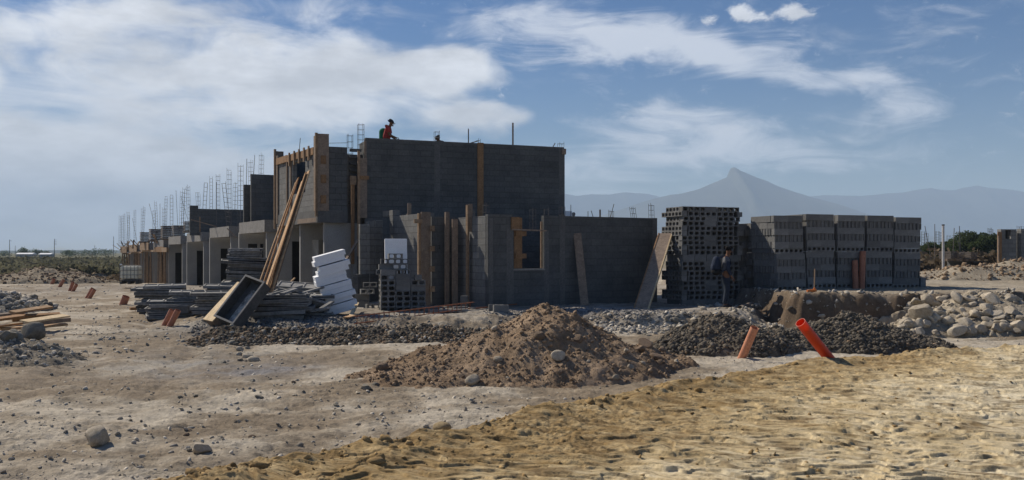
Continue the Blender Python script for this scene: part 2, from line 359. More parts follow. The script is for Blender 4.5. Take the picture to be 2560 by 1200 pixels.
# ------------------------------------------------------------------ terrain heights
PLAT = [(-6.8, 20.4), (-4, 20.7), (-.98, 21.5), (1.3, 23.4), (2.9, 22.6), (6.0, 22.8), (6.6, 24), (8, 28), (30, 40), (30, 90), (-24, 90), (-22, 50), (-9.6, 28.5)]
TERR = [(7.15, 29), (7.15, 25.5), (7.7, 23.2), (9.9, 22.9), (13.4, 23.3), (34, 26), (90, 70), (90, 260), (9, 260), (8.6, 60)]
ROAD = [(-9, 3.0), (-3.0, 6.25), (-1.2, 7.6), (-.04, 8.75), (1.3, 10.2), (3.6, 12.7), (5.6, 14.0), (7.6, 14.7), (11.5, 15.6), (30, 18.5), (70, 22), (70, -30), (-9, -30)]
def base_z(x, y):
    d = np.hypot(x * .55, y)
    low = -.3 - .75 * sstep(48, 84, d)
    low = np.where(x > 0, np.maximum(low, -.3 - .1 * sstep(48, 84, d)), low)
    pz = 0 - .85 * np.clip((d - 36) / 40, 0, 1) * (x < 6)
    w = np.clip((y - 23) / 12, 0, 1)                      # the edge of the building platform: a bank near the eye, a slow rise by the street
    s = sdf(x, y, PLAT) + .35 * fbm(x * .9, y * .9, 3, 5)
    p = sstep(-.9 - 1.6 * w * (x < -5), .5 + 1.0 * w * (x < -5), s)
    p = np.where(x > 1.2, sstep(-.45, .25, s), p)
    z = low + (np.maximum(pz, low) - low) * p
    s2 = sdf(x, y, TERR) + .30 * fbm(x * .9, y * .9, 3, 9)
    t = sstep(-.44, .06, s2)
    pit = sstep(-2.6, -.5, s2) * (1 - t) * (y < 24.5) * sstep(6.5, 8, x)
    z = z - .34 * pit
    return z + (.5 - z) * t
def ground_z(x, y):
    z = base_z(x, y); r = np.hypot(x, y); near = 1 - sstep(22, 60, r)
    z = z + .07 * fbm(x * .32, y * .32, 4, 1) + near * (.055 * fbm(x * 1.3, y * 1.6, 4, 2) + .020 * fbm(x * 5, y * 6, 3, 3))
    n2 = 1 - sstep(12, 26, r)
    pat = sstep(-.15, .4, fbm(x * .9, y * 1.4, 3, 34)); z = z + n2 * ((.030 + .050 * pat) * (billow(x * 2.2, y * 4.6, 4, 31) - .33) + (.012 + .014 * pat) * fbm(x * 7, y * 16, 3, 4) + .030 * np.clip(perlin(x * 1.2, y * .9, 38) + .25, 0, 1) * (1 - np.abs(perlin(x * 2.1, y * 5.2, 39)) * 1.8))
    bank_ = np.exp(-((sdf(x, y, TERR) + .1) / .6) ** 2) * (y < 30) + .7 * np.exp(-(sdf(x, y, PLAT) / .7) ** 2) * (y < 26); z = z + bank_ * (.16 * fbm(x * 1.6, y * 1.6, 4, 36) + .10 * (billow(x * 4, y * 4, 3, 37) - .3))
    # wheel ruts along the street
    for off, wd in ((-5.4, .22), (-7.1, .22)):
        c = off - .30 * (y - 14) - .25 * np.sin(y * .22); dd = np.abs(x - c)
        z = z - .085 * np.exp(-(dd / wd) ** 2) * sstep(8, 14, y) * (1 - sstep(40, 60, y)) * (.6 + .4 * fbm(x * 2, y * 2, 2, 8))
    far = sstep(100, 400, r)
    return z + far * .5 * fbm(x * .012, y * .012, 3, 21)
def road_sd(x, y): return sdf(x, y, ROAD) + .30 * fbm(x * .55, y * .55, 4, 41) + .12 * fbm(x * 2.2, y * 2.2, 3, 43)
def road_z(x, y):
    s = road_sd(x, y)
    # crawler-track relief: broken flakes lying across the line of travel
    wx = x + .25 * fbm(x * .9, y * .9, 3, 51); wy = y + .16 * fbm(x * 1.1, y * 1.1, 3, 52)
    u = wx * .93 - wy * .36; v = wx * .36 + wy * .93
    rid = 1 - np.abs(perlin(u * 1.7, v * 5.6, 53)) * 1.6
    rid2 = 1 - np.abs(perlin(u * 3.6 + 5, v * 11.0, 54)) * 1.6
    rough = sstep(-.35, .35, fbm(x * .5, y * .5, 3, 55) + .25 * (1 - sstep(.3, 2.2, s)))
    clod = billow(x * 7, y * 8.5, 3, 56) - .3
    # bars pressed across the track: steep towards the eye, falling off gently behind, each broken along its length
    def bars(fu, fv, sd, k):
        t = v * fv + k * fbm(u * fu * .8, v * fv * .55, 3, sd) + .5 * perlin(u * fu * 2.6, v * .6, sd + 9)
        f = t - np.floor(t); row = np.floor(t); amp = np.clip(.72 + 1.1 * perlin(u * fu + row * 7.31, row * 3.17, sd + 5), .08, 1)
        return amp * np.where(f < .06, f / .06, 1 - (f - .06) / .94)
    flat = np.clip(sstep(-.5, .1, fbm(x * .55, y * .6, 3, 60) + .30 * (s - 1.1)) , 0, 1)
    h = .028 * bars(1.7, 3.7, 62, 1.0) + .020 * bars(2.6, 5.9, 66, 1.1)
    h = h * (.6 + .4 * flat) + (1 - .85 * flat) * (.065 * (billow(u * 3.6, v * 4.6, 4, 56) - .3) + .022 * fbm(x * 12, y * 15, 2, 57)) + .030 * fbm(x * .9, y * .9, 3, 58)
    h = h + .004 * fbm(x * 16, y * 26, 3, 59)
    berm = np.exp(-((s - .45) / .35) ** 2) * (.03 + .12 * np.clip(fbm(x * 1.3, y * 1.3, 3, 61) + .2, 0, 1)) * (1 - .6 * sstep(2.5, 4, x) * (1 - sstep(5.5, 7, x)))
    z = -.02 + h + berm
    drop = 1 - sstep(-.55, .40, s)
    return z - .5 * drop, s

def soil_colour(x, y):
    r = np.hypot(x, y); n = fbm(x * .35, y * .35, 4, 71); n2 = fbm(x * 1.4, y * 1.9, 4, 72)
    A = np.array((.315, .268, .203)); B = np.array((.43, .382, .305)); Cc = np.array((.235, .190, .136)); G = np.array((.165, .162, .158))
    t = sstep(-.25, .35, n + .5 * n2)[:, None]
    c = Cc + (A - Cc) * np.clip(t * 2, 0, 1) + (B - A) * np.clip(t * 2 - 1, 0, 1)
    def blend(c, col, m): return c + (np.array(col) - c) * np.clip(m, 0, 1)[:, None]
    def spot(px, py, z, rx, ry):
        gx, gy = GP(px, py, z); return np.exp(-(((x - gx) / rx) ** 2 + ((y - gy) / ry) ** 2))
    c = blend(c, (.13, .128, .125), spot(640, 800, -.05, 2.6, 1.6) * (.75 + .6 * n2))       # gravel by the mixing troughs
    c = blend(c, (.20, .196, .19), spot(480, 905, -.3, 1.9, 2.0) * (.35 + .9 * n2))
    c = blend(c, (.24, .245, .255), spot(1500, 775, 0, 2.3, 1.3) * (.75 + .7 * n2))          # spilt cement in front of the wall
    c = blend(c, (.20, .20, .21), spot(650, 925, -.3, 1.0, .8) * (.6 + .8 * n2))
    c = blend(c, (.17, .16, .155), spot(330, 720, -.35, 6, 9) * (.5 + .9 * n2) * .8)
    c = blend(c, (.33, .285, .215), sstep(-.2, .5, sdf(x, y, TERR)) * .75)
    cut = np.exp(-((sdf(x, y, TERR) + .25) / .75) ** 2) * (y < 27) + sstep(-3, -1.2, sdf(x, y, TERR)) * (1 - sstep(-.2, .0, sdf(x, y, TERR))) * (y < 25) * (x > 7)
    c = blend(c, (.135, .100, .070), cut * .9)                              # shade on the cut bank and pit, painted into the soil colour
    pl = sstep(0, 1, sdf(x, y, PLAT)) * .35; c = blend(c, (.26, .245, .225), pl)
    fa = sstep(76, 100, r) * (x < 6); c = blend(c, (.115, .112, .058), fa * (.9 + .3 * n))
    fb = sstep(40, 55, r) * (x > 10); c = blend(c, (.22, .19, .13), fb * .8)
    return c * (1 + .10 * n2)[:, None]
def road_colour(x, y, s, z):
    n = fbm(x * .45, y * .45, 4, 81); n2 = .7 * fbm(x * 2.3, y * 3.2, 4, 82) + .6 * fbm(x * 6, y * 8, 3, 84)
    A = np.array((.30, .205, .092)); B = np.array((.54, .43, .25)); Cc = np.array((.68, .60, .43))
    side = sstep(-.5, 4.5, s - .3 + 1.1 * n + .25 * (x - 2))
    t = (np.clip(.10 + .85 * side, 0, 1) + .55 * n2 + .25 * n)
    t = np.clip(t, 0, 1.25)[:, None]
    c = A + (B - A) * np.clip(t * 1.7, 0, 1) + (Cc - B) * np.clip((t - .55) * 1.5, 0, 1)
    # pale dry crust; thin dark lines paint in flake-edge shade, patches show damp darker soil
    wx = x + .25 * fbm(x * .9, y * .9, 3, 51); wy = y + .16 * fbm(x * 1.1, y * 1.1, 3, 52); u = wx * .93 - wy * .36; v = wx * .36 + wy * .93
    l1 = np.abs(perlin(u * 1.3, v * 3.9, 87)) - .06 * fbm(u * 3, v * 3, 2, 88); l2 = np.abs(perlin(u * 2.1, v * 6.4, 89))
    shade_lines = np.maximum(1 - sstep(.03, .13, l1), .85 * (1 - sstep(.03, .13, l2))) * sstep(-.35, .15, fbm(x * 1.3, y * 1.3, 3, 90) + .1)
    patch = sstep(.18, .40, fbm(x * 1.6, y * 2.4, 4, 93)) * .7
    dk = np.clip(shade_lines * .75 + patch, 0, 1)[:, None]
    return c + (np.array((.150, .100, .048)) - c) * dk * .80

def fan_grid(angles, radii):
    a, r = np.meshgrid(angles, radii); return (r * np.sin(a)).ravel(), (r * np.cos(a)).ravel()
def grid_faces(nr, na, wrap=False):
    i = np.arange(nr - 1)[:, None] * na; j = np.arange(na if wrap else na - 1)[None, :]; k = (j + 1) % na
    return np.stack([i + j, i + k, i + na + k, i + na + j], -1).reshape(-1, 4)
def wide_angles(core, step):
    inner = np.arange(-core, core + 1e-6, step); outer = []
    a = core; st = step
    while a < 176: st = min(st * 1.35, 4); a += st; outer.append(a)
    outer = np.array([q for q in outer if q < 179]); return np.radians(np.concatenate([-outer[::-1], inner, outer]))
def radii_list(q=1.0):
    # about one row per half render pixel at the foot of the picture, coarser beyond
    r = [.5, 1.2, 2, 3, 4, 4.8, 5.3]
    while r[-1] < 9000:
        d = r[-1]; st = max(.0011 * d * d / 1.9 * .62, .016) if d < 34 else d * .022
        if 19.5 < d < 25.5: st = min(st, .06)
        r.append(d + st * q)
    return np.array(r)
QUAL = 1.0
ang = wide_angles(34, .062 * QUAL); rad = radii_list(QUAL)
gx, gy = fan_grid(ang, rad)
gz = ground_z(gx, gy)
s_ = road_sd(gx, gy); gz = gz - .4 * sstep(.35, 1.2, s_)                    # the road fill covers the ground here
nA = len(ang)
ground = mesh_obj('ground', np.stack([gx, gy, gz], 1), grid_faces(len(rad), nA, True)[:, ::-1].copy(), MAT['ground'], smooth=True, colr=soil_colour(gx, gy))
tag(ground, kind='structure')
def make_road():
    rr = rad[(rad < 40)]; mid = (rr[1:] + rr[:-1]) / 2; rr = np.sort(np.concatenate([rr, mid[mid < 17]])); x, y = fan_grid(ang, rr); s = road_sd(x, y); z, s = road_z(x, y); n = len(x)
    f = grid_faces(len(rr), nA, True)[:, ::-1]; keep = (s[f] > -.6).all(1); f = f[keep]
    used = np.unique(f); remap = np.full(n, -1); remap[used] = np.arange(len(used))
    x, y, z, s = x[used], y[used], z[used], s[used]
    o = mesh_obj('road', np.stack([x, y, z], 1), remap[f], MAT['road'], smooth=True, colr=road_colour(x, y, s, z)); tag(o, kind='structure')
make_road()
def gz1(x, y):
    return float(ground_z(np.array([x], float), np.array([y], float))[0])
def top_z(x, y):
    x = np.asarray(x, float); y = np.asarray(y, float); g = ground_z(x, y); z, s = road_z(x, y); return np.maximum(g - .4 * sstep(.35, 1.2, s), np.where(s > -.6, z, -9))

# ------------------------------------------------------------------ mounds: each a heap of its own, standing on the ground
MOUNDS = []
def mound(name, label, cat, box, hfun, col, res=.035, mat='mound', kind=None):
    x0, x1, y0, y1 = box; xs = np.arange(x0, x1, res); ys = np.arange(y0, y1, res); X, Y = np.meshgrid(xs, ys); x = X.ravel(); y = Y.ravel()
    h = hfun(x, y); z = ground_z(x, y) + h; f = grid_faces(len(ys), len(xs)); keep = (h[f] > -.08).any(1); f = f[keep]
    used = np.unique(f); rm = np.full(len(x), -1); rm[used] = np.arange(len(used)); x, y, z = x[used], y[used], z[used]
    c = np.array((x.mean(), y.mean(), z.min()))
    n = fbm(x * 1.1, y * 1.1, 4, 91); n2 = fbm(x * 3, y * 3, 3, 92)
    a, b_ = np.array(col[0]), np.array(col[1]); t = sstep(-.5, .5, n + .5 * n2)[:, None]
    o = mesh_obj(name, np.stack([x, y, z], 1) - c, rm[f], MAT[mat], None, c, True, colr=a + (b_ - a) * t)
    tag(o, label, cat, None, kind); MOUNDS.append((o, box, hfun)); return o
def lump(x, y, cx, cy, rx, ry, h, p=1.3, rot=0):
    c, s = math.cos(rot), math.sin(rot); u = ((x - cx) * c + (y - cy) * s) / rx; v = (-(x - cx) * s + (y - cy) * c) / ry
    r = np.hypot(u, v); return h * np.maximum(1 - r, -.5) ** 1 if p == 1 else h * (np.sign(1 - r) * np.abs(1 - r) ** p)
def rough(x, y, seed, a=.06, b=.03): return a * fbm(x * 1.6, y * 1.6, 4, seed) + b * (billow(x * 4.5, y * 4.5, 4, seed + 1) - .3) + .012 * fbm(x * 14, y * 14, 2, seed + 2)
def h_dirt(x, y):
    wx = x + .22 * fbm(x * .8, y * .8, 3, 101); wy = y + .2 * fbm(x * .8, y * .8, 3, 102)
    a = lump(wx, wy, .58, 14.2, 2.05, 1.9, 1.10, 1.0); b = lump(wx, wy, -.25, 13.9, 2.1, 1.35, .72, 1.0)
    c = lump(wx, wy, 2.2, 14.6, 1.0, .75, .38, .85); d = lump(wx, wy, -.2, 13.3, 2.3, 1.1, .40, 1.0)
    return np.maximum(np.maximum(a, b), np.maximum(c, d)) + rough(x, y, 103, .12, .075) - .02
dirt = mound('dirt_mound', 'tall brown mound of loose dug earth in front of the block walls', 'dirt mound', (-2.6, 3.6, 11.6, 16.8), h_dirt, ((.225, .158, .100), (.33, .243, .165)), .03)
def h_dk1(x, y):
    wx = x + .2 * fbm(x, y, 3, 111); wy = y + .2 * fbm(x, y, 3, 112)
    return np.maximum(lump(wx, wy, 4.0, 17.0, 1.6, 1.3, .70, .75), lump(wx, wy, 5.2, 17.3, 1.0, .9, .44, .8)) + rough(x, y, 113, .08, .075) - .03
dk1 = mound('dark_soil_heap', 'smaller heap of dark crumbly soil behind the pale leaning pipe', 'soil heap', (1.9, 6.2, 15.3, 18.8), h_dk1, ((.11, .092, .070), (.185, .158, .122)), .03)
def h_dk2(x, y):
    wx = x + .2 * fbm(x, y, 3, 121); wy = y + .2 * fbm(x, y, 3, 122)
    return np.maximum(lump(wx, wy, 6.75, 17.6, 1.75, 1.25, .74, .75), lump(wx, wy, 7.9, 17.5, 1.0, .9, .35, .8)) + rough(x, y, 123, .08, .07) - .03
dk2 = mound('dark_soil_heap', 'wide heap of dark crumbly soil behind the bright orange leaning pipe', 'soil heap', (4.6, 9.3, 15.8, 19.4), h_dk2, ((.080, .072, .060), (.135, .12, .098)), .03)
def h_rub(x, y):
    wx = x + .3 * fbm(x * .8, y * .8, 3, 131); wy = y + .3 * fbm(x * .8, y * .8, 3, 132)
    return np.maximum(np.maximum(lump(wx, wy, 11.5, 21.9, 2.7, 2.5, 1.26, .95), lump(wx, wy, 13.4, 21.9, 2.6, 2.4, 1.06, 1.0)), lump(wx, wy, 9.9, 20.9, 1.35, 1.2, .66, 1.0)) + rough(x, y, 133, .12, .06) - .03 - np.maximum(base_z(x, y) + .32, 0)
rub = mound('rubble_heap', 'pale earth heap full of rounded boulders at the far right edge', 'rubble heap', (8.2, 16.5, 18.9, 24.6), h_rub, ((.27, .225, .165), (.38, .33, .25)), .04)
def h_lf(x, y):
    wx = x + .3 * fbm(x * .8, y * .8, 3, 141)
    return np.maximum(lump(wx, y, -10.0, 15.6, 2.3, 1.7, .66, .8), lump(wx, y, -8.4, 15.0, 1.0, .9, .28, .9)) + rough(x, y, 143, .10, .06) - .03
lfm = mound('earth_heap', 'low grey brown earth heap with a big boulder on top, left edge', 'earth heap', (-12.5, -6.3, 13.6, 17.6), h_lf, ((.155, .135, .105), (.24, .21, .165)), .035)
def h_lf2(x, y):
    wx = x + .5 * fbm(x * .5, y * .5, 3, 151); wy = y + .5 * fbm(x * .5, y * .5, 3, 152)
    return np.maximum(lump(wx, wy, -17.6, 28.0, 2.7, 2.6, .85, .8), lump(wx, wy, -21.5, 33, 3, 3.2, .9, .8)) + rough(x, y, 153, .15, .08) - .04
lf2 = mound('rubble_heap', 'long grey heap of broken stones along the left side of the street', 'rubble heap', (-25.5, -13.8, 25, 37.5), h_lf2, ((.15, .142, .125), (.26, .245, .215)), .06)
def h_bank(x, y):
    s = np.abs((y - (18.9 + .03 * (x + 3.4) + .15 * fbm(x * .7, y * .1, 2, 161)))); e = sstep(-7.3, -6.2, x) * (1 - sstep(-.6, .6, x))
    return (.34 * (1 - s / .95)) * e - .06 + rough(x, y, 163, .09, .085) * (.3 + .7 * e) - .06 * (1 - e)
bank = mound('stone_bank', 'long dark bank of stones and soil in front of the troughs and block stack', 'stone bank', (-7.6, .9, 17.3, 20.5), h_bank, ((.085, .074, .058), (.155, .135, .105)), .032)
def farheap(cx, cy, rx, ry, h, seed, label, col=((.17, .135, .095), (.25, .205, .15))):
    f = lambda x, y: lump(x + .6 * fbm(x * .3, y * .3, 3, seed), y, cx, cy, rx, ry, h, .8) + .3 * fbm(x * .5, y * .5, 4, seed + 2) + .1 * (billow(x * 1.5, y * 1.5, 3, seed + 4) - .3) - .05
    return mound('earth_heap', label, 'earth heap', (cx - rx * 1.2, cx + rx * 1.2, cy - ry * 1.3, cy + ry * 1.3), f, col, .14)
farheap(-44, 84, 7.5, 5, 1.5, 171, 'far heap of brown dug earth and roots before the scrub, nearest the timber shored houses')
farheap(-55, 83, 6, 4, 1.2, 175, 'far heap of brown dug earth in the middle of the scrub edge')
farheap(-33, 62, 5, 3, 1.15, 179, 'smooth pale brown heap of earth beside the leaning pipes', ((.24, .2, .145), (.3, .255, .19)))
farheap(-44, 68, 5.5, 4, 1.3, 183, 'far heap of dark earth at the left edge before the scrub')
farheap(20.5, 36, 6, 2.2, .75, 187, 'low bank of pale tan earth behind the boulders, right of the long block row', ((.29, .245, .18), (.38, .33, .25)))

def mz(o3, x, y):
    """top of a heap at plan points"""
    return ground_z(x, y) + o3[2](x, y)

# ------------------------------------------------------------------ stones and clods
def ico(sub):
    bm = bmesh.new(); bmesh.ops.create_icosphere(bm, subdivisions=sub, radius=1); bm.verts.ensure_lookup_table()
    v = np.array([q.co[:] for q in bm.verts]); f = np.array([[w.index for w in q.verts] for q in bm.faces]); bm.free(); return v, f
def stone_shape(sub, seed, cuts=7, rough_=.12, round_=.5):
    r = np.random.default_rng(seed); v, f = ico(sub); v = v * r.uniform(.75, 1.15, 3)
    for i in range(cuts):
        nrm = r.normal(size=3); nrm /= np.linalg.norm(nrm); lim = r.uniform(.55, .85); d = v @ nrm; v = v - np.outer(np.maximum(d - lim, 0) * (1 - round_ * .5), nrm)
    d = 1 + rough_ * fbm(v[:, 0] * 1.6 + seed, v[:, 1] * 1.6 + v[:, 2] * 1.3, 4, seed); v = v * d[:, None]
    v[:, 2] *= .78; return v, f
TINY = [stone_shape(1, 200 + i, 4, .25) for i in range(8)]
def rot_mats(n, tilt=.6):
    a = rng.uniform(0, 2 * math.pi, n); b = rng.normal(0, tilt, n); c = rng.normal(0, tilt, n); out = np.zeros((n, 3, 3))
    ca, sa, cb, sb, cc, sc = np.cos(a), np.sin(a), np.cos(b), np.sin(b), np.cos(c), np.sin(c); z = np.zeros(n); o = np.ones(n)
    Z = np.array([[ca, -sa, z], [sa, ca, z], [z, z, o]]).transpose(2, 0, 1); X = np.array([[o, z, z], [z, cb, -sb], [z, sb, cb]]).transpose(2, 0, 1)
    Y = np.array([[cc, z, sc], [z, o, z], [-sc, z, cc]]).transpose(2, 0, 1); return Z @ X @ Y
def scatter(name, mat, pts, size, parent=None, shapes=TINY, kind='stuff', flat=.75, smooth=False):
    n = len(pts); idx = rng.integers(0, len(shapes), n); Rm = rot_mats(n); sc = size[:, None] * rng.uniform(.7, 1.3, (n, 3)); sc[:, 2] *= flat
    V = []; Fc = []; Q = []; base = 0
    for k, (v, f) in enumerate(shapes):
        sel = np.where(idx == k)[0]
        if not len(sel): continue
        vv = np.einsum('nij,nkj->nki', Rm[sel], v[None] * sc[sel][:, None, :]) + pts[sel][:, None, :]
        V.append(vv.reshape(-1, 3)); Fc.append((f[None] + (np.arange(len(sel)) * len(v))[:, None, None] + base).reshape(-1, 3)); Q.append(np.repeat(rng.uniform(0, 1, len(sel)), len(v))); base += len(sel) * len(v)
    V = np.concatenate(V); off = np.zeros(3)
    if parent is not None: off = np.array(parent.location)
    o = mesh_obj(name, V - off, np.concatenate(Fc), MAT[mat], parent, smooth=smooth, rnd=np.concatenate(Q)); tag(o, kind=kind); return o
def heap_clods(m, n, mat, smin, smax, name='clods', thr=.02, pw=2.5, yfront=True):
    o, (x0, x1, y0, y1), hf = m; x = rng.uniform(x0, x1, n * 4); y = rng.uniform(y0, y1, n * 4); h = hf(x, y); ok = (h > thr); x, y, h = x[ok][:n], y[ok][:n], h[ok][:n]
    s = smin + (smax - smin) * rng.uniform(0, 1, len(x)) ** (pw * 1.5)
    return scatter(name, mat, np.stack([x, y, ground_z(x, y) + h + s * .12], 1), s, o)
heap_clods(MOUNDS[0], 9000, 'clod', .008, .046, pw=5)
heap_clods(MOUNDS[1], 7000, 'clod_dark', .012, .065, pw=2.6)
heap_clods(MOUNDS[2], 9000, 'clod_dark', .012, .06, pw=2.6)
heap_clods(MOUNDS[1], 800, 'clod', .010, .06, name='brown_clods', pw=3.5); heap_clods(MOUNDS[2], 500, 'clod', .010, .055, name='brown_clods', pw=3.5)
heap_clods(MOUNDS[3], 1800, 'tanpebble', .015, .09, name='stones', pw=3.5)
heap_clods(MOUNDS[4], 3200, 'pebble', .010, .06, name='stones', pw=4)
heap_clods(MOUNDS[5], 3600, 'pebble', .03, .17, name='stones', pw=2.5)
heap_clods(MOUNDS[6], 5500, 'clod_dark', .010, .065, name='stones', thr=-.02, pw=3)
heap_clods(MOUNDS[6], 4500, 'clod', .010, .06, name='brown_stones', thr=-.02, pw=3)
heap_clods(MOUNDS[6], 1000, 'pebble', .012, .075, name='pale_stones', thr=-.02, pw=3.5)
for k in range(7, len(MOUNDS)): heap_clods(MOUNDS[k], 1400, 'clod', .03, .16, pw=3)
def ground_scatter(name, mat, n, smin, smax, pw, dmin, dmax, amin=-33, amax=33, keep=None, sink=.15, flat=.5):
    a = np.radians(rng.uniform(amin, amax, n)); u = rng.uniform(0, 1, n); d = 1 / (1 / dmin + (1 / dmax - 1 / dmin) * u)
    d = np.where(rng.uniform(0, 1, n) < .5, d, dmin + (dmax - dmin) * rng.uniform(0, 1, n) ** 1.3)
    x = d * np.sin(a); y = d * np.cos(a); z = top_z(x, y); k = np.ones(n, bool)
    if keep is not None: k = keep(x, y)
    x, y, z = x[k], y[k], z[k]; s = smin + (smax - smin) * rng.uniform(0, 1, len(x)) ** pw
    return scatter(name, mat, np.stack([x, y, z + s * (.25 - sink)], 1), s, flat=flat)
clump = lambda x, y: fbm(x * .8, y * .8, 3, 201) + .25 * rng.normal(size=len(x)) > .05
ground_scatter('pebbles', 'pebble', 52000, .005, .04, 8, 6, 34, keep=lambda x, y: (road_sd(x, y) < .1) & clump(x, y))
ground_scatter('soil_crumbs', 'pebble', 9000, .004, .03, 7, 6, 30, keep=lambda x, y: (road_sd(x, y) < .2) & ~clump(x, y))
ground_scatter('road_crumbs', 'clod_tan', 14000, .004, .035, 8, 5.6, 20, keep=lambda x, y: (road_sd(x, y) > -.1) & (rng.uniform(0, 1, len(x)) < .18 + np.exp(-((road_sd(x, y) - .35) / .45) ** 2)))
def near_px(px, py, z, rx, ry):
    gx_, gy_ = GP(px, py, z); return lambda x, y: ((x - gx_) / rx) ** 2 + ((y - gy_) / ry) ** 2 < 1 + .5 * rng.normal(size=len(x))
ground_scatter('edge_crumbs', 'clod_tan', 9000, .012, .07, 3.5, 5.6, 20, keep=lambda x, y: (road_sd(x, y) > -.35) & (rng.uniform(0, 1, len(x)) < np.exp(-((road_sd(x, y) - .3) / .35) ** 2) * np.clip(.5 + 1.2 * fbm(x * 1.4, y * 1.4, 3, 211), 0, 1)), flat=.75)
ground_scatter('gravel', 'gravel_grey', 30000, .008, .045, 3, 17.5, 24, -20, 0, keep=near_px(650, 803, -.05, 3.0, 1.3))
ground_scatter('cement_lumps', 'gravel_grey', 18000, .008, .055, 3.5, 19, 25, -2, 16, keep=near_px(1500, 785, 0, 2.4, 1.9))
ground_scatter('rubble', 'pebble', 5000, .02, .11, 3, 17, 23.5, 3, 17, keep=near_px(1720, 810, -.2, 2.6, 1.9))
ground_scatter('bank_stones', 'pebble', 12000, .012, .12, 4, 19, 27, 12, 33, keep=lambda x, y: (np.abs(sdf(x, y, TERR) + .6) < .9 + .4 * rng.normal(size=len(x))) & (rng.uniform(0, 1, len(x)) < .5))
ground_scatter('street_stones', 'pebble', 7000, .012, .08, 7, 18, 60, -33, -14, keep=clump)
# ------------------------------------------------------------------ buildings
def wall(parent, name, p0, p1, z0, z1, th=.15, mat='blockwall', holes=(), side=1, label=None):
    """upright wall from plan point p0 to p1; side=1: its thickness grows to the left of that direction, -1: to the right. holes: (t0, t1, z0, z1)"""
    dx, dy = p1[0] - p0[0], p1[1] - p0[1]; Ln = math.hypot(dx, dy); a = math.atan2(dy, dx)
    xs = sorted({0, Ln, *[h[0] for h in holes], *[h[1] for h in holes]}); zs = sorted({z0, z1, *[h[2] for h in holes], *[h[3] for h in holes]})
    xs = [q for q in xs if 0 <= q <= Ln]; zs = [q for q in zs if z0 <= q <= z1]
    solid = {}
    for i in range(len(xs) - 1):
        for j in range(len(zs) - 1):
            cx_, cz_ = (xs[i] + xs[i + 1]) / 2, (zs[j] + zs[j + 1]) / 2
            solid[i, j] = not any(h[0] < cx_ < h[1] and h[2] < cz_ < h[3] for h in holes)
    ya, yb = (0, th) if side > 0 else (-th, 0); V = []; Fs = []
    def quad(*q): Fs.append(tuple(range(len(V), len(V) + 4))); V.extend(q)
    for (i, j), s in solid.items():
        if not s: continue
        x0, x1, a0, a1 = xs[i], xs[i + 1], zs[j], zs[j + 1]
        quad((x0, ya, a0), (x1, ya, a0), (x1, ya, a1), (x0, ya, a1)); quad((x1, yb, a0), (x0, yb, a0), (x0, yb, a1), (x1, yb, a1))
        if not solid.get((i - 1, j)): quad((x0, yb, a0), (x0, ya, a0), (x0, ya, a1), (x0, yb, a1))
        if not solid.get((i + 1, j)): quad((x1, ya, a0), (x1, yb, a0), (x1, yb, a1), (x1, ya, a1))
        if not solid.get((i, j - 1)): quad((x0, yb, a0), (x1, yb, a0), (x1, ya, a0), (x0, ya, a0))
        if not solid.get((i, j + 1)): quad((x0, ya, a1), (x1, ya, a1), (x1, yb, a1), (x0, yb, a1))
    o = mesh_obj(name, V, Fs, MAT[mat], parent)
    base = Vector(parent.location) if parent else Vector((0, 0, 0))
    o.location = Vector((p0[0], p0[1], 0)) - base; o.rotation_euler = (0, 0, a)
    if label: o['label'] = label
    return o
def slab(parent, name, corners, z0, z1, mat='concrete'):
    n = len(corners); v = [(x, y, z0) for x, y in corners] + [(x, y, z1) for x, y in corners]
    f = [tuple(range(n))[::-1], tuple(range(n, 2 * n))] + [(i, (i + 1) % n, n + (i + 1) % n, n + i) for i in range(n)]
    return MB().add(v, f).build(name, MAT[mat], parent)
def add2(p, *vs):
    x, y = p
    for (dx, dy), k in vs: x += dx * k; y += dy * k
    return (x, y)
U = (-.5, .866); V_ = (.866, .5); VG = (.930, .3676); UG = (-.3676, .930)
C0 = (-6.59, 29.9)                                        # near street corner of the upper storey box
def cage(parent, p, z0, z1, w=.16, lean=(0, 0), mat='rebar', r=.007, step=.17, rz=None, name='rebar_cage', rods=4):
    """column reinforcement: upright rods tied with square stirrups"""
    m = MB(); a = random.uniform(0, 1.5) if rz is None else rz; c, s = math.cos(a), math.sin(a); cs = [(-w / 2, -w / 2), (w / 2, -w / 2), (w / 2, w / 2), (-w / 2, w / 2)]
    h = z1 - z0
    def at(k, t):
        x, y = cs[k]; return (p[0] + x * c - y * s + lean[0] * t * h, p[1] + x * s + y * c + lean[1] * t * h, z0 + t * h)
    for k in range(rods): m.tube(at(k, 0), at(k, 1 + random.uniform(-.05, .03)), r, 4, cap=False)
    n = max(1, int(h / step))
    for i in range(1, n + 1):
        t = (i - .3) / n
        for k in range(4): m.tube(at(k, t), at((k + 1) % 4, t), r * .8, 3, cap=False)
    return m.build(name, MAT[mat], parent)
def rod(parent, a, b, r=.009, mat='rebar', name='rebar_rod'): return MB().tube(a, b, r, 5).build(name, MAT[mat], parent)
def board(parent, name, a, b, w, t, mat, up=(0, 0, 1)): return MB().bar(a, b, w, t, up).build(name, MAT[mat], parent)

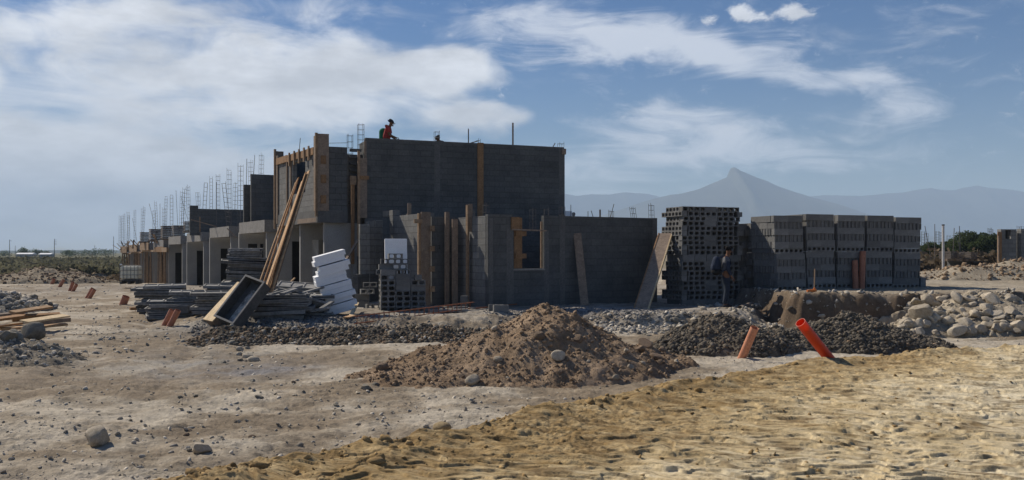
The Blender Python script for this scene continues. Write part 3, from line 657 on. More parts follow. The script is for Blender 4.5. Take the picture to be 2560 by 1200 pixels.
# ---- corner house of two storeys
H0 = empty('corner_house', (*C0, 0), 'two storey corner house of bare grey block with timber formwork and an overhanging upper box', 'house')
def gp(t, off=0): return add2(C0, (VG, t), (UG, off))     # on the gable line; off > 0 lies behind it
def gt(px): return hitline(px, *C0, *VG)
def sp(s, off=0): return add2(C0, (U, s), (V_, off))      # on the street line
def ss(px): return hitline(px, *C0, *U)
ROOF = 5.5
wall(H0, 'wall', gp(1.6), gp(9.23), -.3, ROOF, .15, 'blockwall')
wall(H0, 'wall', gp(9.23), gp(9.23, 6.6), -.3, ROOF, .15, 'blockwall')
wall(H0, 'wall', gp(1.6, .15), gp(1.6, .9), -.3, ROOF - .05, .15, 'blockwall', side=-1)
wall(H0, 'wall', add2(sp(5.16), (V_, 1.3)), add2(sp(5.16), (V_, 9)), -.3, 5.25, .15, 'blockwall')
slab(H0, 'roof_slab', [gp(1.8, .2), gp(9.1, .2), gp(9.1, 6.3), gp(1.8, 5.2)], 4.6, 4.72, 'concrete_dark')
# upper box: dark front, sunlit street side with a window opening, floor beam
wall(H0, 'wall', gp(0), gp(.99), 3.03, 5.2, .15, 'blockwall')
wall(H0, 'wall', add2(sp(0.02), (V_, .16)), sp(5.16), 3.03, 5.2, .15, 'blockwall_pale', holes=[(1.45, 2.95, 3.75, 4.88)], side=-1) if False else \
wall(H0, 'wall', sp(.16), sp(5.16), 3.03, 5.18, .15, 'blockwall_pale', holes=[(1.30, 2.85, 3.72, 4.88)], side=-1)
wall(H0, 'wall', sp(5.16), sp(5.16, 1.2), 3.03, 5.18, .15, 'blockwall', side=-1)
wall(H0, 'wall', sp(.2, 1.9), sp(5.1, 1.9), 2.7, 5.1, .12, 'dark_inside', side=-1)  # near-black sheet painting the shade behind the box window
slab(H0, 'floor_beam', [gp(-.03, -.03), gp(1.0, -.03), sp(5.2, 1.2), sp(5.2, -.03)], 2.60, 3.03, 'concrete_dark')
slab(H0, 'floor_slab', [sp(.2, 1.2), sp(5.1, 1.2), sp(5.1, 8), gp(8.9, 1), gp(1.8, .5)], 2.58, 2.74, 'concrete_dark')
# street side of the ground floor, set back under the box
wall(H0, 'street_wall', sp(0, 1.25), sp(6.9, 1.25), -.4, 2.6, .15, 'plaster', holes=[(.75, 1.55, -.05, 2.15), (3.0, 3.9, -.05, 2.15), (5.1, 5.7, .9, 2.1)], side=-1)
wall(H0, 'room_shade_sheet', sp(.1, 3), sp(6.8, 3), -.4, 2.58, .1, 'dark_inside', side=-1)  # near-black sheet, the shade of the rooms put into its colour
for s in (.1, 2.55, 5.35): wall(H0, 'fin_wall', sp(s, .25 if s < 1 else .15), sp(s, 1.24), -.4, 2.6 if s < 1 else 2.6, .14, 'plaster', side=1, holes=[] if s < 1 else [(.45, .9, -.05, 2.05)])
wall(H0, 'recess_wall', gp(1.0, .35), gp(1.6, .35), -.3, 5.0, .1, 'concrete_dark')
# concrete ties in the gable, a little proud of the blocks
def gstrip(px0, px1, py0, py1, name, mat, th=.03, proud=.02):
    t0, t1 = gt(px0), gt(px1); d = gp((t0 + t1) / 2)[1]
    return wall(H0, name, gp(t0, -proud), gp(t1, -proud), PZ(py1, d), PZ(py0, d), th, mat)
gstrip(1086, 1100, 360, 742, 'tie_column', 'concrete_dark', .03, .006); gstrip(1397, 1411, 372, 742, 'tie_column', 'concrete_dark', .03, .006)
gstrip(1193, 1208, 357, 560, 'formwork_board', 'wood_orange', .035, .04)
gstrip(896, 917, 395, 545, 'formwork_board', 'wood_grey', .04, .05); gstrip(893, 899, 378, 640, 'formwork_batten', 'wood', .09, .10)
gstrip(897, 921, 440, 449, 'formwork_cleat', 'wood_orange', .05, .11); gstrip(1404, 1414, 372, 386, 'formwork_board', 'wood_grey', .2, .05)
gstrip(878, 886, 440, 660, 'formwork_batten', 'wood_orange', .06, .02); gstrip(875, 890, 440, 462, 'formwork_board', 'wood', .05, .06)
MB().bar((*gp(1.62, .07), ROOF + .03), (*gp(9.2, .07), ROOF + .03), .16, .06, (0, 0, 1)).build('top_course', MAT['concrete_dark'], H0)
# corner formwork of the box
z0, z1 = 3.0, 5.62
wall(H0, 'formwork_board', gp(-.05, -.05), gp(.36, -.05), z0, z1, .035, 'wood_grey')
wall(H0, 'formwork_board', sp(.06, -.05), sp(.34, -.05), z0, z1 - .05, .035, 'wood_grey', side=-1)
wall(H0, 'formwork_batten', sp(-.09, -.04), sp(-.02, -.04), z0 - .2, z1 + .02, .08, 'wood', side=1)
for z in (3.25, 3.95, 4.6): wall(H0, 'formwork_cleat', gp(.08, -.09), gp(.26, -.09), z, z + .28, .035, 'wood_orange')
wall(H0, 'formwork_board', sp(4.95, -.05), sp(5.22, -.05), 2.7, 5.35, .035, 'wood_grey', side=-1); wall(H0, 'formwork_batten', sp(5.22, -.10), sp(5.30, -.10), 2.5, 5.62, .08, 'wood', side=-1)
wall(H0, 'formwork_board', sp(5.30, -.02), add2(sp(5.30, -.02), (V_, .3)), 4.6, 5.55, .035, 'wood_grey', side=-1)
for k in range(3): wall(H0, 'edge_board', sp(.38 + 1.63 * k, -.06), sp(.36 + 1.63 * (k + 1), -.06), 4.95 + .02 * k, 5.2 + .02 * k, .03, 'wood_orange', side=-1)
for s in (.75, 1.3, 1.9, 2.5, 3.15): wall(H0, 'formwork_cleat', sp(s, -.11), sp(s + .09, -.11), 4.78, 5.28, .05, 'wood', side=-1)
for s in (3.15, 3.65): wall(H0, 'formwork_batten', sp(s, -.05), sp(s + .09, -.05), 3.0, 5.0, .05, 'wood_grey', side=-1)
wall(H0, 'edge_board', sp(.1, -.04), sp(2.3, -.04), 2.62, 2.78, .025, 'wood_grey', side=-1)
# things sticking out of its top
def on_gable(px, off): t = hitline(px, *gp(0, off), *VG); return gp(t, off)
for px, py, w in ((902, 308, .19), (875, 335, .17), (1092, 326, .16), (1402, 356, .18)):
    p = on_gable(px, .6); cage(H0, p, 4.9, PZ(py, p[1]), w, rz=.4)
p = on_gable(1171, .5); rod(H0, (*p, 5), (*p, PZ(322, p[1])), .022, 'rebar', 'upright_pole')
p = on_gable(1282, .5); rod(H0, (*p, 5), (*p, PZ(307, p[1])), .035, 'wood_grey', 'upright_pole')
p = on_gable(1380, .5); board(H0, 'loose_board', (p[0] - .15, p[1], 5.3), (p[0] + .12, p[1], PZ(358, p[1])), .12, .03, 'wood')
p = on_gable(1165, .5); q = on_gable(1196, .5); rod(H0, (*p, PZ(361, p[1])), (*q, PZ(352, q[1])), .02)
q = on_gable(1196, .3); cage(H0, q, 5.3, PZ(347, q[1]), .1, rods=2)
for a, b_ in ((806, 870), (930, 1090)):                   # thin wires strung along the tops
    p = on_gable(a, .25); q = on_gable(b_, .25); rod(H0, (*p, PZ(358 if a < 900 else 347, p[1])), (*q, PZ(357 if a < 900 else 355, q[1])), .008)
rod(H0, (*sp(2.6, .1), 5.1), (*sp(2.4, .1), 5.75), .012); rod(H0, (*sp(.6, .1), 5.2), (*sp(.6, .1), 5.7), .01)
# open stair-like edge of the gap beside the gable
m = MB()
for k in range(9): m.box((*gp(1.33, .28), 3.3 + k * .23), (.40, .12, .10), basis((VG[0], VG[1], 0), (UG[0], UG[1], 0), (0, 0, 1)))
m.build('toothed_edge', MAT['blockwall'], H0)
wall(H0, 'formwork_board', gp(1.58, -.02), gp(1.66, -.02), 3.4, 5.45, .05, 'wood_grey')

# ---- one storey front building
H1 = empty('block_building', (-.685, 25.1, 0), 'one storey building of bare grey block, unroofed, with a window opening and upright formwork boards', 'building')
A0 = (-.685, 25.1); FT = 2.68
def fp(t, off=0): return add2(A0, (V_, t), (U, off))
def ft(px): return hitline(px, *A0, *V_)
wt0, wt1 = ft(1284), ft(1360); wd = fp(wt0)[1]; wz0, wz1 = PZ(672, wd), PZ(548, wd)
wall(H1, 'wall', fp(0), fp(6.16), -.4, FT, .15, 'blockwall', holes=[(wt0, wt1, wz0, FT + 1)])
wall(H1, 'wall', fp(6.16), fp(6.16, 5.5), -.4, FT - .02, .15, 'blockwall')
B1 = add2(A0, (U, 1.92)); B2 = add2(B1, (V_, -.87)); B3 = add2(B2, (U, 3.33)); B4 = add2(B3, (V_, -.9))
wall(H1, 'wall', add2(A0, (U, .16)), B1, -.4, FT - .04, .15, 'blockwall_pale', side=-1)
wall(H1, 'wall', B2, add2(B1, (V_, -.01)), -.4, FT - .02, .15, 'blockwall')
wall(H1, 'wall', add2(B2, (U, .16)), B3, -.4, FT + .1, .15, 'blockwall_pale', side=-1)
wall(H1, 'wall', add2(B3, (U, -.5)), add2(B3, (U, .6)), FT + .1, FT + .3, .15, 'blockwall_pale', side=-1)
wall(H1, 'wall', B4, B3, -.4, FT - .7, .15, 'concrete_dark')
def fstrip(px0, px1, py0, py1, name, mat, th=.03, proud=.006):
    t0, t1 = ft(px0), ft(px1); d = fp((t0 + t1) / 2)[1]; return wall(H1, name, fp(t0, -proud), fp(t1, -proud), PZ(py1, d), PZ(py0, d), th, mat)
fstrip(1222, 1232, 545, 775, 'tie_column', 'concrete_dark', .03); fstrip(1266, 1284, 568, 775, 'tie_column', 'concrete_dark', .03)
fstrip(1360, 1372, 575, 770, 'tie_column', 'concrete_dark', .03); fstrip(1400, 1412, 538, 770, 'tie_column', 'concrete_dark', .03); fstrip(1631, 1642, 545, 762, 'tie_column', 'concrete_dark', .03)
wall(H1, 'window_board', fp(wt0 + .03, .02), fp(wt0 + .30, .02), wz0 + .01, wz1 + .05, .04, 'wood_orange')
for z in (wz0 + .3, wz0 + .95): wall(H1, 'formwork_cleat', fp(wt0 + .05, -.03), fp(wt0 + .42, -.03), z, z + .14, .04, 'wood_orange')
wall(H1, 'window_board', fp(wt1 - .09, .02), fp(wt1 - .04, .02), wz0 + .01, wz1 - .05, .05, 'wood')
MB().bar((*fp(wt0 - .1, -.05), wz1 - .30), (*fp(wt1 + .05, -.05), wz1 - .32), .05, .04).build('window_batten', MAT['wood_grey'], H1)
wall(H1, 'window_sill', fp(wt0 - .02, -.03), fp(wt1 + .02, -.03), wz0 - .05, wz0 - .003, .2, 'concrete')
wall(H1, 'formwork_board', fp(wt0 - .1, -.06), fp(wt0 + .16, -.06), wz1 - .3, wz1 + .06, .05, 'wood_orange')
# upright formwork of the columns in the zigzag front
def upright(px, d, py0, z0_, w, mat, t=.05, name='formwork_board', dirv=V_): 
    x = PX(px, d); p0 = (x - dirv[0] * w / 2, d - dirv[1] * w / 2); p1 = (x + dirv[0] * w / 2, d + dirv[1] * w / 2); return wall(H1, name, p0, p1, z0_, PZ(py0, d), t, mat)
upright(1065, 26.15, 530, -.1, .30, 'wood_grey'); upright(1049, 26.1, 533, -.1, .07, 'wood', .09, 'formwork_batten'); upright(1119, 26.25, 530, -.1, .12, 'wood_grey', .09, 'formwork_batten')
upright(1138, 26.3, 548, -.1, .18, 'wood_grey'); upright(1171, 25.9, 512, -.1, .055, 'wood', .12, 'formwork_batten'); upright(1177, 25.95, 510, 2.2, .12, 'wood_grey', .03)
upright(1024, 28, 508, 2.6, .12, 'wood_grey', .03); upright(1020, 28, 535, 0, .05, 'wood_grey', .06, 'formwork_batten')
upright(1046, 26.0, 548, 2.45, .26, 'wood', .05, 'formwork_cleat')
for z in (.5, 1.1, 1.7, 2.3):
    p = add2(B2, (U, -.14)); MB().box((p[0] - .04, p[1] - .06, z), (.14, .05, .16), frame((*V_, 0))).build('formwork_cleat', MAT['wood'], H1)
for px, d, py in ((1215, 25.6, 508), (1180, 26.3, 525), (1332, 26.5, 520), (1366, 26.2, 520), (1405, 26.4, 515)): cage(H1, (PX(px, d), d), 2.2, PZ(py, d), .13, r=.006)
for px, d, py, ln in ((1470, 29, 528, 0), (1478, 29, 527, .2), (1500, 29, 524, 0), (1535, 29.5, 510, -.25)): rod(H1, (PX(px, d) + ln, d, 2.3), (PX(px, d), d, PZ(py, d)), .012 if px != 1500 else .03, 'rebar' if px != 1500 else 'wood_grey', 'upright_pole')
for px, d, py, ln in ((1590, 31, 518, -.15), (1630, 32, 510, -.03), (1528, 31, 525, 0)): cage(H1, (PX(px, d), d), 2.3, PZ(py, d), .14, (ln, 0))
# painted mark on the dark return wall
tx = bpy.data.curves.new('painted_mark', 'FONT'); tx.body = '· 2'; tx.size = .16; tx.extrude = .001
to = bpy.data.objects.new('painted_mark', tx); dg = bpy.context.evaluated_depsgraph_get(); COL.objects.link(to); dg.update()
me = bpy.data.meshes.new_from_object(to.evaluated_get(dg)); bpy.data.objects.remove(to); me.materials.clear(); me.materials.append(MAT['dark_inside'])
mk = bpy.data.objects.new('painted_mark', me); COL.objects.link(mk); mk.parent = H1
pm = add2(B2, (V_, .12), (U, -.006)); mk.location = Vector((*pm, PZ(622, 26.3))) - Vector(H1.location); mk.rotation_euler = (R(90), 0, math.atan2(V_[1], V_[0]))
# low block pieces between the two buildings
H2 = empty('block_wall', (PX(935, 28), 28, 0), 'narrow ragged wall of grey blocks with stepped top between corner house and one storey building', 'wall')
for px, w, d, py in ((912, .30, 28.0, 560), (930, .22, 28.3, 553), (947, .22, 28.7, 550)):
    x = PX(px, d); wall(H2, 'block_pier', (x - .5 * w, d), (x + .5 * w, d + .1), -.3, PZ(py, d), .3, 'blockwall_pale')
wall(H2, 'block_pier', (PX(895, 27.6), 27.6), (PX(972, 29), 29), -.3, .9, .2, 'blockwall')
board(None, 'timber_brace', (PX(862, 28.6), 28.6, PZ(655, 28.6)), (PX(897, 29.2), 29.2, PZ(598, 29.2)), .10, .05, 'wood_grey').name = 'timber_brace'
tag(bpy.data.objects['timber_brace'], 'short grey timber brace leaning in the gap left of the ragged block wall', 'timber')

# ---- row houses down the street
slab_top = [2.92, 2.83, 2.68, 2.58, 2.40, 2.28, 2.17, 2.08]
ords = ['nearest', 'second', 'third', 'fourth', 'fifth', 'sixth', 'seventh', 'farthest']
desc = ['tall dark upper wall', 'low dark upper wall', 'empty slab above the door', 'bare slab and pale fascia', 'timber shoring under its slab', 'timber shoring and brick stacks above', 'raw timber formwork all round', 'timber formwork and a forest of rods']
HOUSES = []
for k in range(8):
    s0 = 7.1 + 6.6 * k; zt = slab_top[k]; zb = zt - 2.95; ls = 4.5
    h = empty('row_house', (*sp(s0), zb), f'grey row house, {ords[k]} behind the corner house, {desc[k]}', 'house', 'unfinished row houses along the street'); HOUSES.append(h)
    slab(h, 'balcony_slab', [sp(s0), sp(s0 + ls), sp(s0 + ls, 1.3), sp(s0, 1.3)], zt - .5, zt, 'concrete')
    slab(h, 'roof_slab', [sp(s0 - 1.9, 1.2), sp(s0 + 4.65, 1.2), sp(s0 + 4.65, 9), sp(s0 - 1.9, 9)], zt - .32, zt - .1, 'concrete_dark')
    hs = [(2.2, 3.1, zb + .05, zb + 2.1), (4.6, 5.1, zb + 1.0, zb + 2.2), (.5, 1.0, zb + 1.2, zb + 2.2)]
    wall(h, 'street_wall', sp(s0 - 1.9, 1.3), sp(s0 + 4.65, 1.3), zb - .5, zt - .34, .15, 'plaster', holes=hs, side=-1)
    wall(h, 'room_shade_sheet', sp(s0 - 1.8, 3), sp(s0 + 4.5, 3), zb - .3, zt - .34, .1, 'dark_inside', side=-1)  # near-black sheet painting the shade behind the street openings
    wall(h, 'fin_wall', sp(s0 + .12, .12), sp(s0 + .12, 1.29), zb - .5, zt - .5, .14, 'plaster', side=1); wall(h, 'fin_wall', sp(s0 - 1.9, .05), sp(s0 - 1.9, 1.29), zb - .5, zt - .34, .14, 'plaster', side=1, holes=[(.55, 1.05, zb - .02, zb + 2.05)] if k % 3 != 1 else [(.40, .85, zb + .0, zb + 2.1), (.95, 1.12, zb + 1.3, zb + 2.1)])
    wall(h, 'room_shade_sheet', sp(s0 - 1.5, .35), sp(s0 - 1.5, 1.28), zb - .3, zt - .34, .1, 'dark_inside', side=1)  # near-black sheet added so the doorway in the fin looks shaded
    wall(h, 'party_wall', sp(s0 - 1.88, 1.5), sp(s0 - 1.88, 9), zb - .5, zt - .34, .14, 'blockwall', side=1)
h = HOUSES[0]
wall(h, 'upper_wall', (PX(628, 38.6), 38.6), add2((PX(628, 38.6), 38.6), (V_, 5)), 2.75, 5.02, .15, 'blockwall'); wall(h, 'upper_wall', (PX(610, 39.4), 39.4), add2((PX(610, 39.4), 39.4), (V_, 3)), 2.7, 4.62, .15, 'blockwall')
h = HOUSES[1]
a = (PX(475, 47.6), 47.6); wall(h, 'upper_wall', a, add2(a, (V_, 3.2)), 2.5, 3.95, .15, 'blockwall'); wall(h, 'upper_wall', add2(a, (V_, -.0), (U, -.02)), add2(a, (V_, .42), (U, -.02)), 3.95, 4.12, .15, 'blockwall')
board(h, 'loose_board', (PX(478, 44), 44, PZ(549, 44)), (PX(540, 44.5), 44.5, PZ(566, 44.5)), .09, .04, 'wood_grey')
board(h, 'loose_board', (PX(500, 45), 45, PZ(542, 45)), (PX(500, 45), 45, PZ(580, 45)), .05, .05, 'wood')
board(HOUSES[1], 'loose_board', (PX(568, 41), 41, PZ(571, 41)), (PX(591, 41), 41, PZ(594, 41)), .07, .03, 'wood_grey')
# reinforcement standing on the slabs: column px, top row, how far back, lean, rods only
CG = [(654, 386, 3, .02, 0), (637, 387, 2, .06, 1), (626, 403, 2, -.03, 0), (617, 397, 1, .02, 1), (601.5, 412, 1, .0, 0), (589, 455, 2, .03, 0), (573, 422, 1, 0, 0), (559, 455, .6, -.12, 0), (545, 438, 2, .0, 0), (541, 455, .5, 0, 1),
      (528, 444, 3, 0, 0), (515, 454, 1, .06, 0), (494, 479, .8, -.08, 0), (470, 465, 2, -.05, 0), (462, 470, .6, .04, 0), (456, 478, 1, .03, 0), (452, 490, 3, -.3, 1), (440, 476, 2, -.05, 1), (429, 485, 1, 0, 0), (415.5, 489, 2, .03, 0), (410, 520, .6, 0, 0),
      (400, 509, 1, 0, 1), (389, 505, 3, -.05, 0), (385, 525, 1, 0, 0), (373, 509, 1, -.25, 1), (361, 517, 2, .06, 0), (357, 520, .6, .02, 0), (337, 525, 3, 0, 0), (331, 545, 1, -.2, 1), (320, 530, 1, -.03, 0), (322, 540, 3, .05, 0), (311, 534, 2, 0, 0), (306, 538, .6, 0, 0), (301, 540, .5, .02, 0)]
for px, py, off, ln, single in CG:
    q = sp(0, off); s = hitline(px, *q, *U); p = add2(q, (U, s)); k = int(np.clip((s - 5.2) / 6.6, 0, 7)); h = HOUSES[k]; zt = slab_top[k]; z1 = PZ(py, p[1])
    p = (p[0] - ln * (z1 - zt), p[1])
    if single: rod(h, (*p, zt - .05), (p[0] + ln * (z1 - zt), p[1], z1), .013)
    else: cage(h, p, zt - .05, z1, .18, (ln, 0), r=.0065, step=.24)
# timber shoring of the far houses
for k in range(4, 8):
    h = HOUSES[k]; s0 = 7.1 + 6.6 * k; zt = slab_top[k]; zb = zt - 2.95
    if k > 4: wall(h, 'edge_board', sp(s0 - .1, -.08), sp(s0 + ls + .1, -.08), zt - .55, zt + .02, .03, 'wood', side=-1)
    board(h, 'shoring_beam', (*sp(s0 - 1.9, .1), zt - .6), (*sp(s0 + ls + .2, .1), zt - .6), .1, .14, 'wood')
    for j in range(9): q = sp(s0 - 1.8 + j * .82, .1 + .25 * (j % 2)); board(h, 'shoring_post', (*q, zb - .2), (q[0] + random.uniform(-.06, .06), q[1], zt - .66), .09, .09, 'wood' if j % 3 else 'wood_grey')
    for j in range(6 if k > 5 else 3):
        q = sp(s0 + random.uniform(-1, 4), random.uniform(-.3, .2)); board(h, 'loose_board', (*q, zt - .3), (q[0] + random.uniform(-.8, .8), q[1] + random.uniform(-1, 1), zt + random.uniform(.1, .5)), .12, .03, 'wood')
board(HOUSES[4], 'edge_board', (*sp(33.0, -.05), slab_top[4] - .62), (*sp(37.2, -.05), slab_top[4] - .62), .05, .35, 'wood_orange')
board(HOUSES[4], 'shoring_beam', (*sp(31.2, -.1), 1.75), (*sp(33.4, -.1), 1.75), .1, .3, 'wood')
# ------------------------------------------------------------------ hollow blocks
def block_mesh(L=.392, D=.19, Hh=.142, nh=2, hw=.073, hh=.049, ch=.022):
    """length along x, openings along y, height z; base at z=0"""
    v = []; f = []
    A = L / (2 * nh); B = Hh / 2
    def ring(y, cx_, flip):
        a, b, c = hw, hh, ch
        o = [(a, -(b - c)), (a, b - c), (a - c, b), (-(a - c), b), (-a, b - c), (-a, -(b - c)), (-(a - c), -b), (a - c, -b)]
        q = [(A, -(b - c)), (A, b - c), (a - c, B), (-(a - c), B), (-A, b - c), (-A, -(b - c)), (-(a - c), -B), (a - c, -B)]
        cr = [(A, B), (-A, B), (-A, -B), (A, -B)]
        n0 = len(v); v.extend([(cx_ + x, y, z + B) for x, z in o + q + cr])
        fs = []
        for i in range(8):
            j = (i + 1) % 8
            if i % 2 == 0: fs.append((n0 + i, n0 + 8 + i, n0 + 8 + j, n0 + j))
            else: fs.append((n0 + i, n0 + 8 + i, n0 + 16 + (i - 1) // 2, n0 + 8 + j, n0 + j))
        f.extend([q_[::-1] if flip else q_ for q_ in fs]); return n0
    for k in range(nh):
        cx_ = -L / 2 + A + 2 * A * k; a0 = ring(-D / 2, cx_, False); a1 = ring(D / 2, cx_, True)
        for i in range(8): j = (i + 1) % 8; f.append((a0 + i, a0 + j, a1 + j, a1 + i))
    n = len(v); v.extend([(x, y, z) for z in (0, Hh) for y in (-D / 2, D / 2) for x in (-L / 2, L / 2)])
    f += [(n, n + 2, n + 3, n + 1), (n + 4, n + 5, n + 7, n + 6), (n, n + 4, n + 6, n + 2), (n + 1, n + 3, n + 7, n + 5)]
    me = bpy.data.meshes.new('hollow_block'); me.from_pydata(v, [], f); me.update(); me.materials.append(MAT['block']); return me
BLK = block_mesh(); BLKT = block_mesh(.392, .142, .19, 2, .062, .07, .02)   # second: seen with its long plain side when turned
BLKH = block_mesh(.392, .19, .142, 3, .042, .042, .012)
def plain_mesh(L, D, Hh):
    me = bpy.data.meshes.new('hollow_block'); x, y = L / 2, D / 2
    # plain long side, voids upright (open on top)
    o = [(-x, -y), (x, -y), (x, y), (-x, y)]; v = [(a, b, 0) for a, b in o] + [(a, b, Hh) for a, b in o]; f = [(3, 2, 1, 0), (0, 1, 5, 4), (1, 2, 6, 5), (2, 3, 7, 6), (3, 0, 4, 7)]
    t = .032; n = len(v); holes = []
    for k in (-1, 1):
        cx_ = k * (x / 2 - t / 4 + .004); w = x / 2 - t * .75; d = y - t; holes.append((cx_ - w, cx_ + w, d))
    # top frame with two sunken wells
    (a0, a1, d), (b0, b1, _) = holes; xs = [-x, a0, a1, b0, b1, x]; ys = [-y, -d, d, y]; n = len(v)
    for yy in ys:
        for xx in xs: v.append((xx, yy, Hh))
    for j in range(3):
        for i in range(5):
            q = (n + j * 6 + i, n + j * 6 + i + 1, n + (j + 1) * 6 + i + 1, n + (j + 1) * 6 + i)
            if j == 1 and i in (1, 3):
                m = len(v); v.extend([(v[k_][0], v[k_][1], .02) for k_ in q]); f.append((m, m + 1, m + 2, m + 3))
                for a in range(4): b_ = (a + 1) % 4; f.append((q[a], m + a, m + b_, q[b_])[::-1])
            else: f.append(q)
    me.from_pydata(v, [], f); me.update(); me.materials.append(MAT['block']); return me
BLKP = plain_mesh(.392, .142, .19)
ORD = ['', 'first', 'second', 'third', 'fourth', 'fifth', 'sixth', 'seventh', 'eighth', 'ninth', 'tenth', 'eleventh', 'twelfth', 'thirteenth', 'fourteenth', 'fifteenth', 'sixteenth', 'seventeenth', 'eighteenth', 'nineteenth', 'twentieth', 'twenty-first']
NB = [0]
def block(me, loc, rz, label, group, rx=0, ry=0):
    o = bpy.data.objects.new('hollow_block', me); COL.objects.link(o); o.location = loc; o.rotation_euler = (rx, ry, rz); NB[0] += 1
    return tag(o, label, 'concrete block', group)
jit = lambda s: random.uniform(-s, s)

# ---- tall stack beside the man
SA = (5.14, 26.5); SR = (.94, .342); SL = (-.342, .94); aR = math.atan2(SR[1], SR[0]); aL = math.atan2(SL[1], SL[0])
def sa(t, s): return add2(SA, (SR, t), (SL, s))
mass = MB(); GZA = -.05
def massbox(c, size, rz): mass.box(c, size, np.array(Matrix.Rotation(rz, 3, 'Z')))
z = GZA; rows = []
seq = ['P'] + ['B', 'B', 'A', 'A', 'B', 'B', 'A', 'A'] + ['P'] + ['B', 'B', 'A', 'A', 'B', 'B', 'A', 'A', 'B', 'A']
nrow = len(seq)
for r_, kind in enumerate(seq):
    hgt = .19 if kind == 'P' else .145; ordn = ORD[nrow - r_]
    g = 'blocks of the tall stack'
    sh = jit(.025)
    lab = lambda w, i: f'hollow block in {w} face of tall stack, {ordn} course from top, {ORD[i]} from corner'
    if kind == 'A':                                       # front: two pairs with a plain block between; left: plain end, then two openings wide
        for i in range(5):
            if i == 2: p = sa(.2 + .4 * i + sh, .075 + jit(.01)); block(BLKP, (*p, z), aR, lab('front', 3).replace('hollow block', 'plain block'), g).scale = (1, 1, .145 / .19)
            else: p = sa(.2 + .402 * i + sh + jit(.006), .10 + jit(.012)); block(BLK, (*p, z), aR + jit(.02), lab('front', i + 1), g)
        for i in range(2): p = sa(.095 + sh * .5, .40 + .402 * i); block(BLK, (*p, z), aR - math.pi / 2 + jit(.02), lab('street', i + 1), g)
    elif kind == 'B':
        for i in range(3): p = sa(.10 + sh * .4 - .04, .2 + .402 * i); block(BLK, (*p, z), aR - math.pi / 2 + jit(.015), lab('street', i + 1), g)
        for i in range(4): p = sa(.2 + .2 + .402 * i + sh + jit(.006), .10 + jit(.012)); block(BLK, (*p, z), aR + jit(.02), lab('front', i + 1), g)
        p = sa(2.03 + sh, .2); block(BLKP, (*p, z), aR + math.pi / 2, lab('front', 6).replace('hollow block', 'plain ended block'), g).scale = (1, 1.2, .145 / .19)
    else:
        for i in range(5): p = sa(.2 + .41 * i + sh, .075); block(BLKP, (*p, z), aR + jit(.02), lab('front', i + 1).replace('hollow block', 'plain block'), g)
        for i in range(2): p = sa(.075 + .02, .36 + .41 * i); block(BLKP, (*p, z), aR + math.pi / 2, lab('street', i + 1).replace('hollow block', 'plain block'), g)
    massbox((*sa(1.1, .72), z + hgt / 2), (1.75, .98, hgt - .006), aR)
    z += hgt + .002
# ---- small stack in front of the formwork
SB = (PX(952, 23.7), 23.7); sR = (.97, .24); sL = (-.24, .97); aB = math.atan2(sR[1], sR[0])
def sb(t, s): return add2(SB, (sR, t), (sL, s))
zB = -.03; gB = 'blocks of the small pile in front of the formwork'
layout = [['h', 'h', 'h']] * 4 + [['h', 'p', 'p'], ['h', 'p', 'h'], ['h', 'p', 'e'], ['p', 'h', '']]
pos_n = ['left', 'middle', 'right']
for r_, row in enumerate(layout):
    for i, c in enumerate(row):
        if not c: continue
        p = sb(.2 + .408 * i + jit(.008), .10 + jit(.02)); lb = f'{"hollow" if c == "h" else "plain sided" if c == "p" else "end-on"} block, {pos_n[i]} column of the small block pile, {ORD[r_ + 1]} course from the ground'
        if c == 'h': block(BLK, (*p, zB + r_ * .1445), aB + jit(.03), lb, gB)
        elif c == 'p': block(BLKP, (*p, zB + r_ * .1445), aB + jit(.03), lb, gB).scale = (1, 1, .142 / .19)
        else: block(BLK, (*p, zB + r_ * .1445), aB + math.pi / 2 + jit(.1), lb, gB)
for r_ in range(7):
    p = sb(.10, .42); block(BLK, (*p, zB + r_ * .1445), aB - math.pi / 2 + jit(.02), f'hollow block behind the left column of the small pile, {ORD[r_ + 1]} course from the ground', gB)
    if r_ < 6: massbox((*sb(.72, .5), zB + r_ * .1445 + .07), (.98, .38, .14), aB)
for r_, (tt, s_2, kind) in enumerate([(-.02, .3, 'h'), (.40, .3, 'h'), (.05, .32, 'p'), (.42, .3, 'h'), (.10, .3, 'h'), (.48, .32, 'h'), (.30, .3, 'h')]):
    zz = zB + .1445 * (7 + r_ // 2) + (.0 if r_ // 2 else .0); p = sb(tt + .12, s_2)
    o = block(BLK if kind == 'h' else BLKP, (*p, zz), aB + jit(.08), ['hollow block low on the upper left end of the small pile', 'hollow block low on the upper right end of the small pile', 'plain sided block in the upper left of the small pile', 'hollow block in the upper right of the small pile', 'hollow block just under the left of the topmost pair, small pile', 'hollow block near the top right of the small pile below the foam sheet', 'topmost hollow block of the small pile, in front of the foam sheet'][r_], gB)
    if kind == 'p': o.scale = (1, 1, .142 / .19)
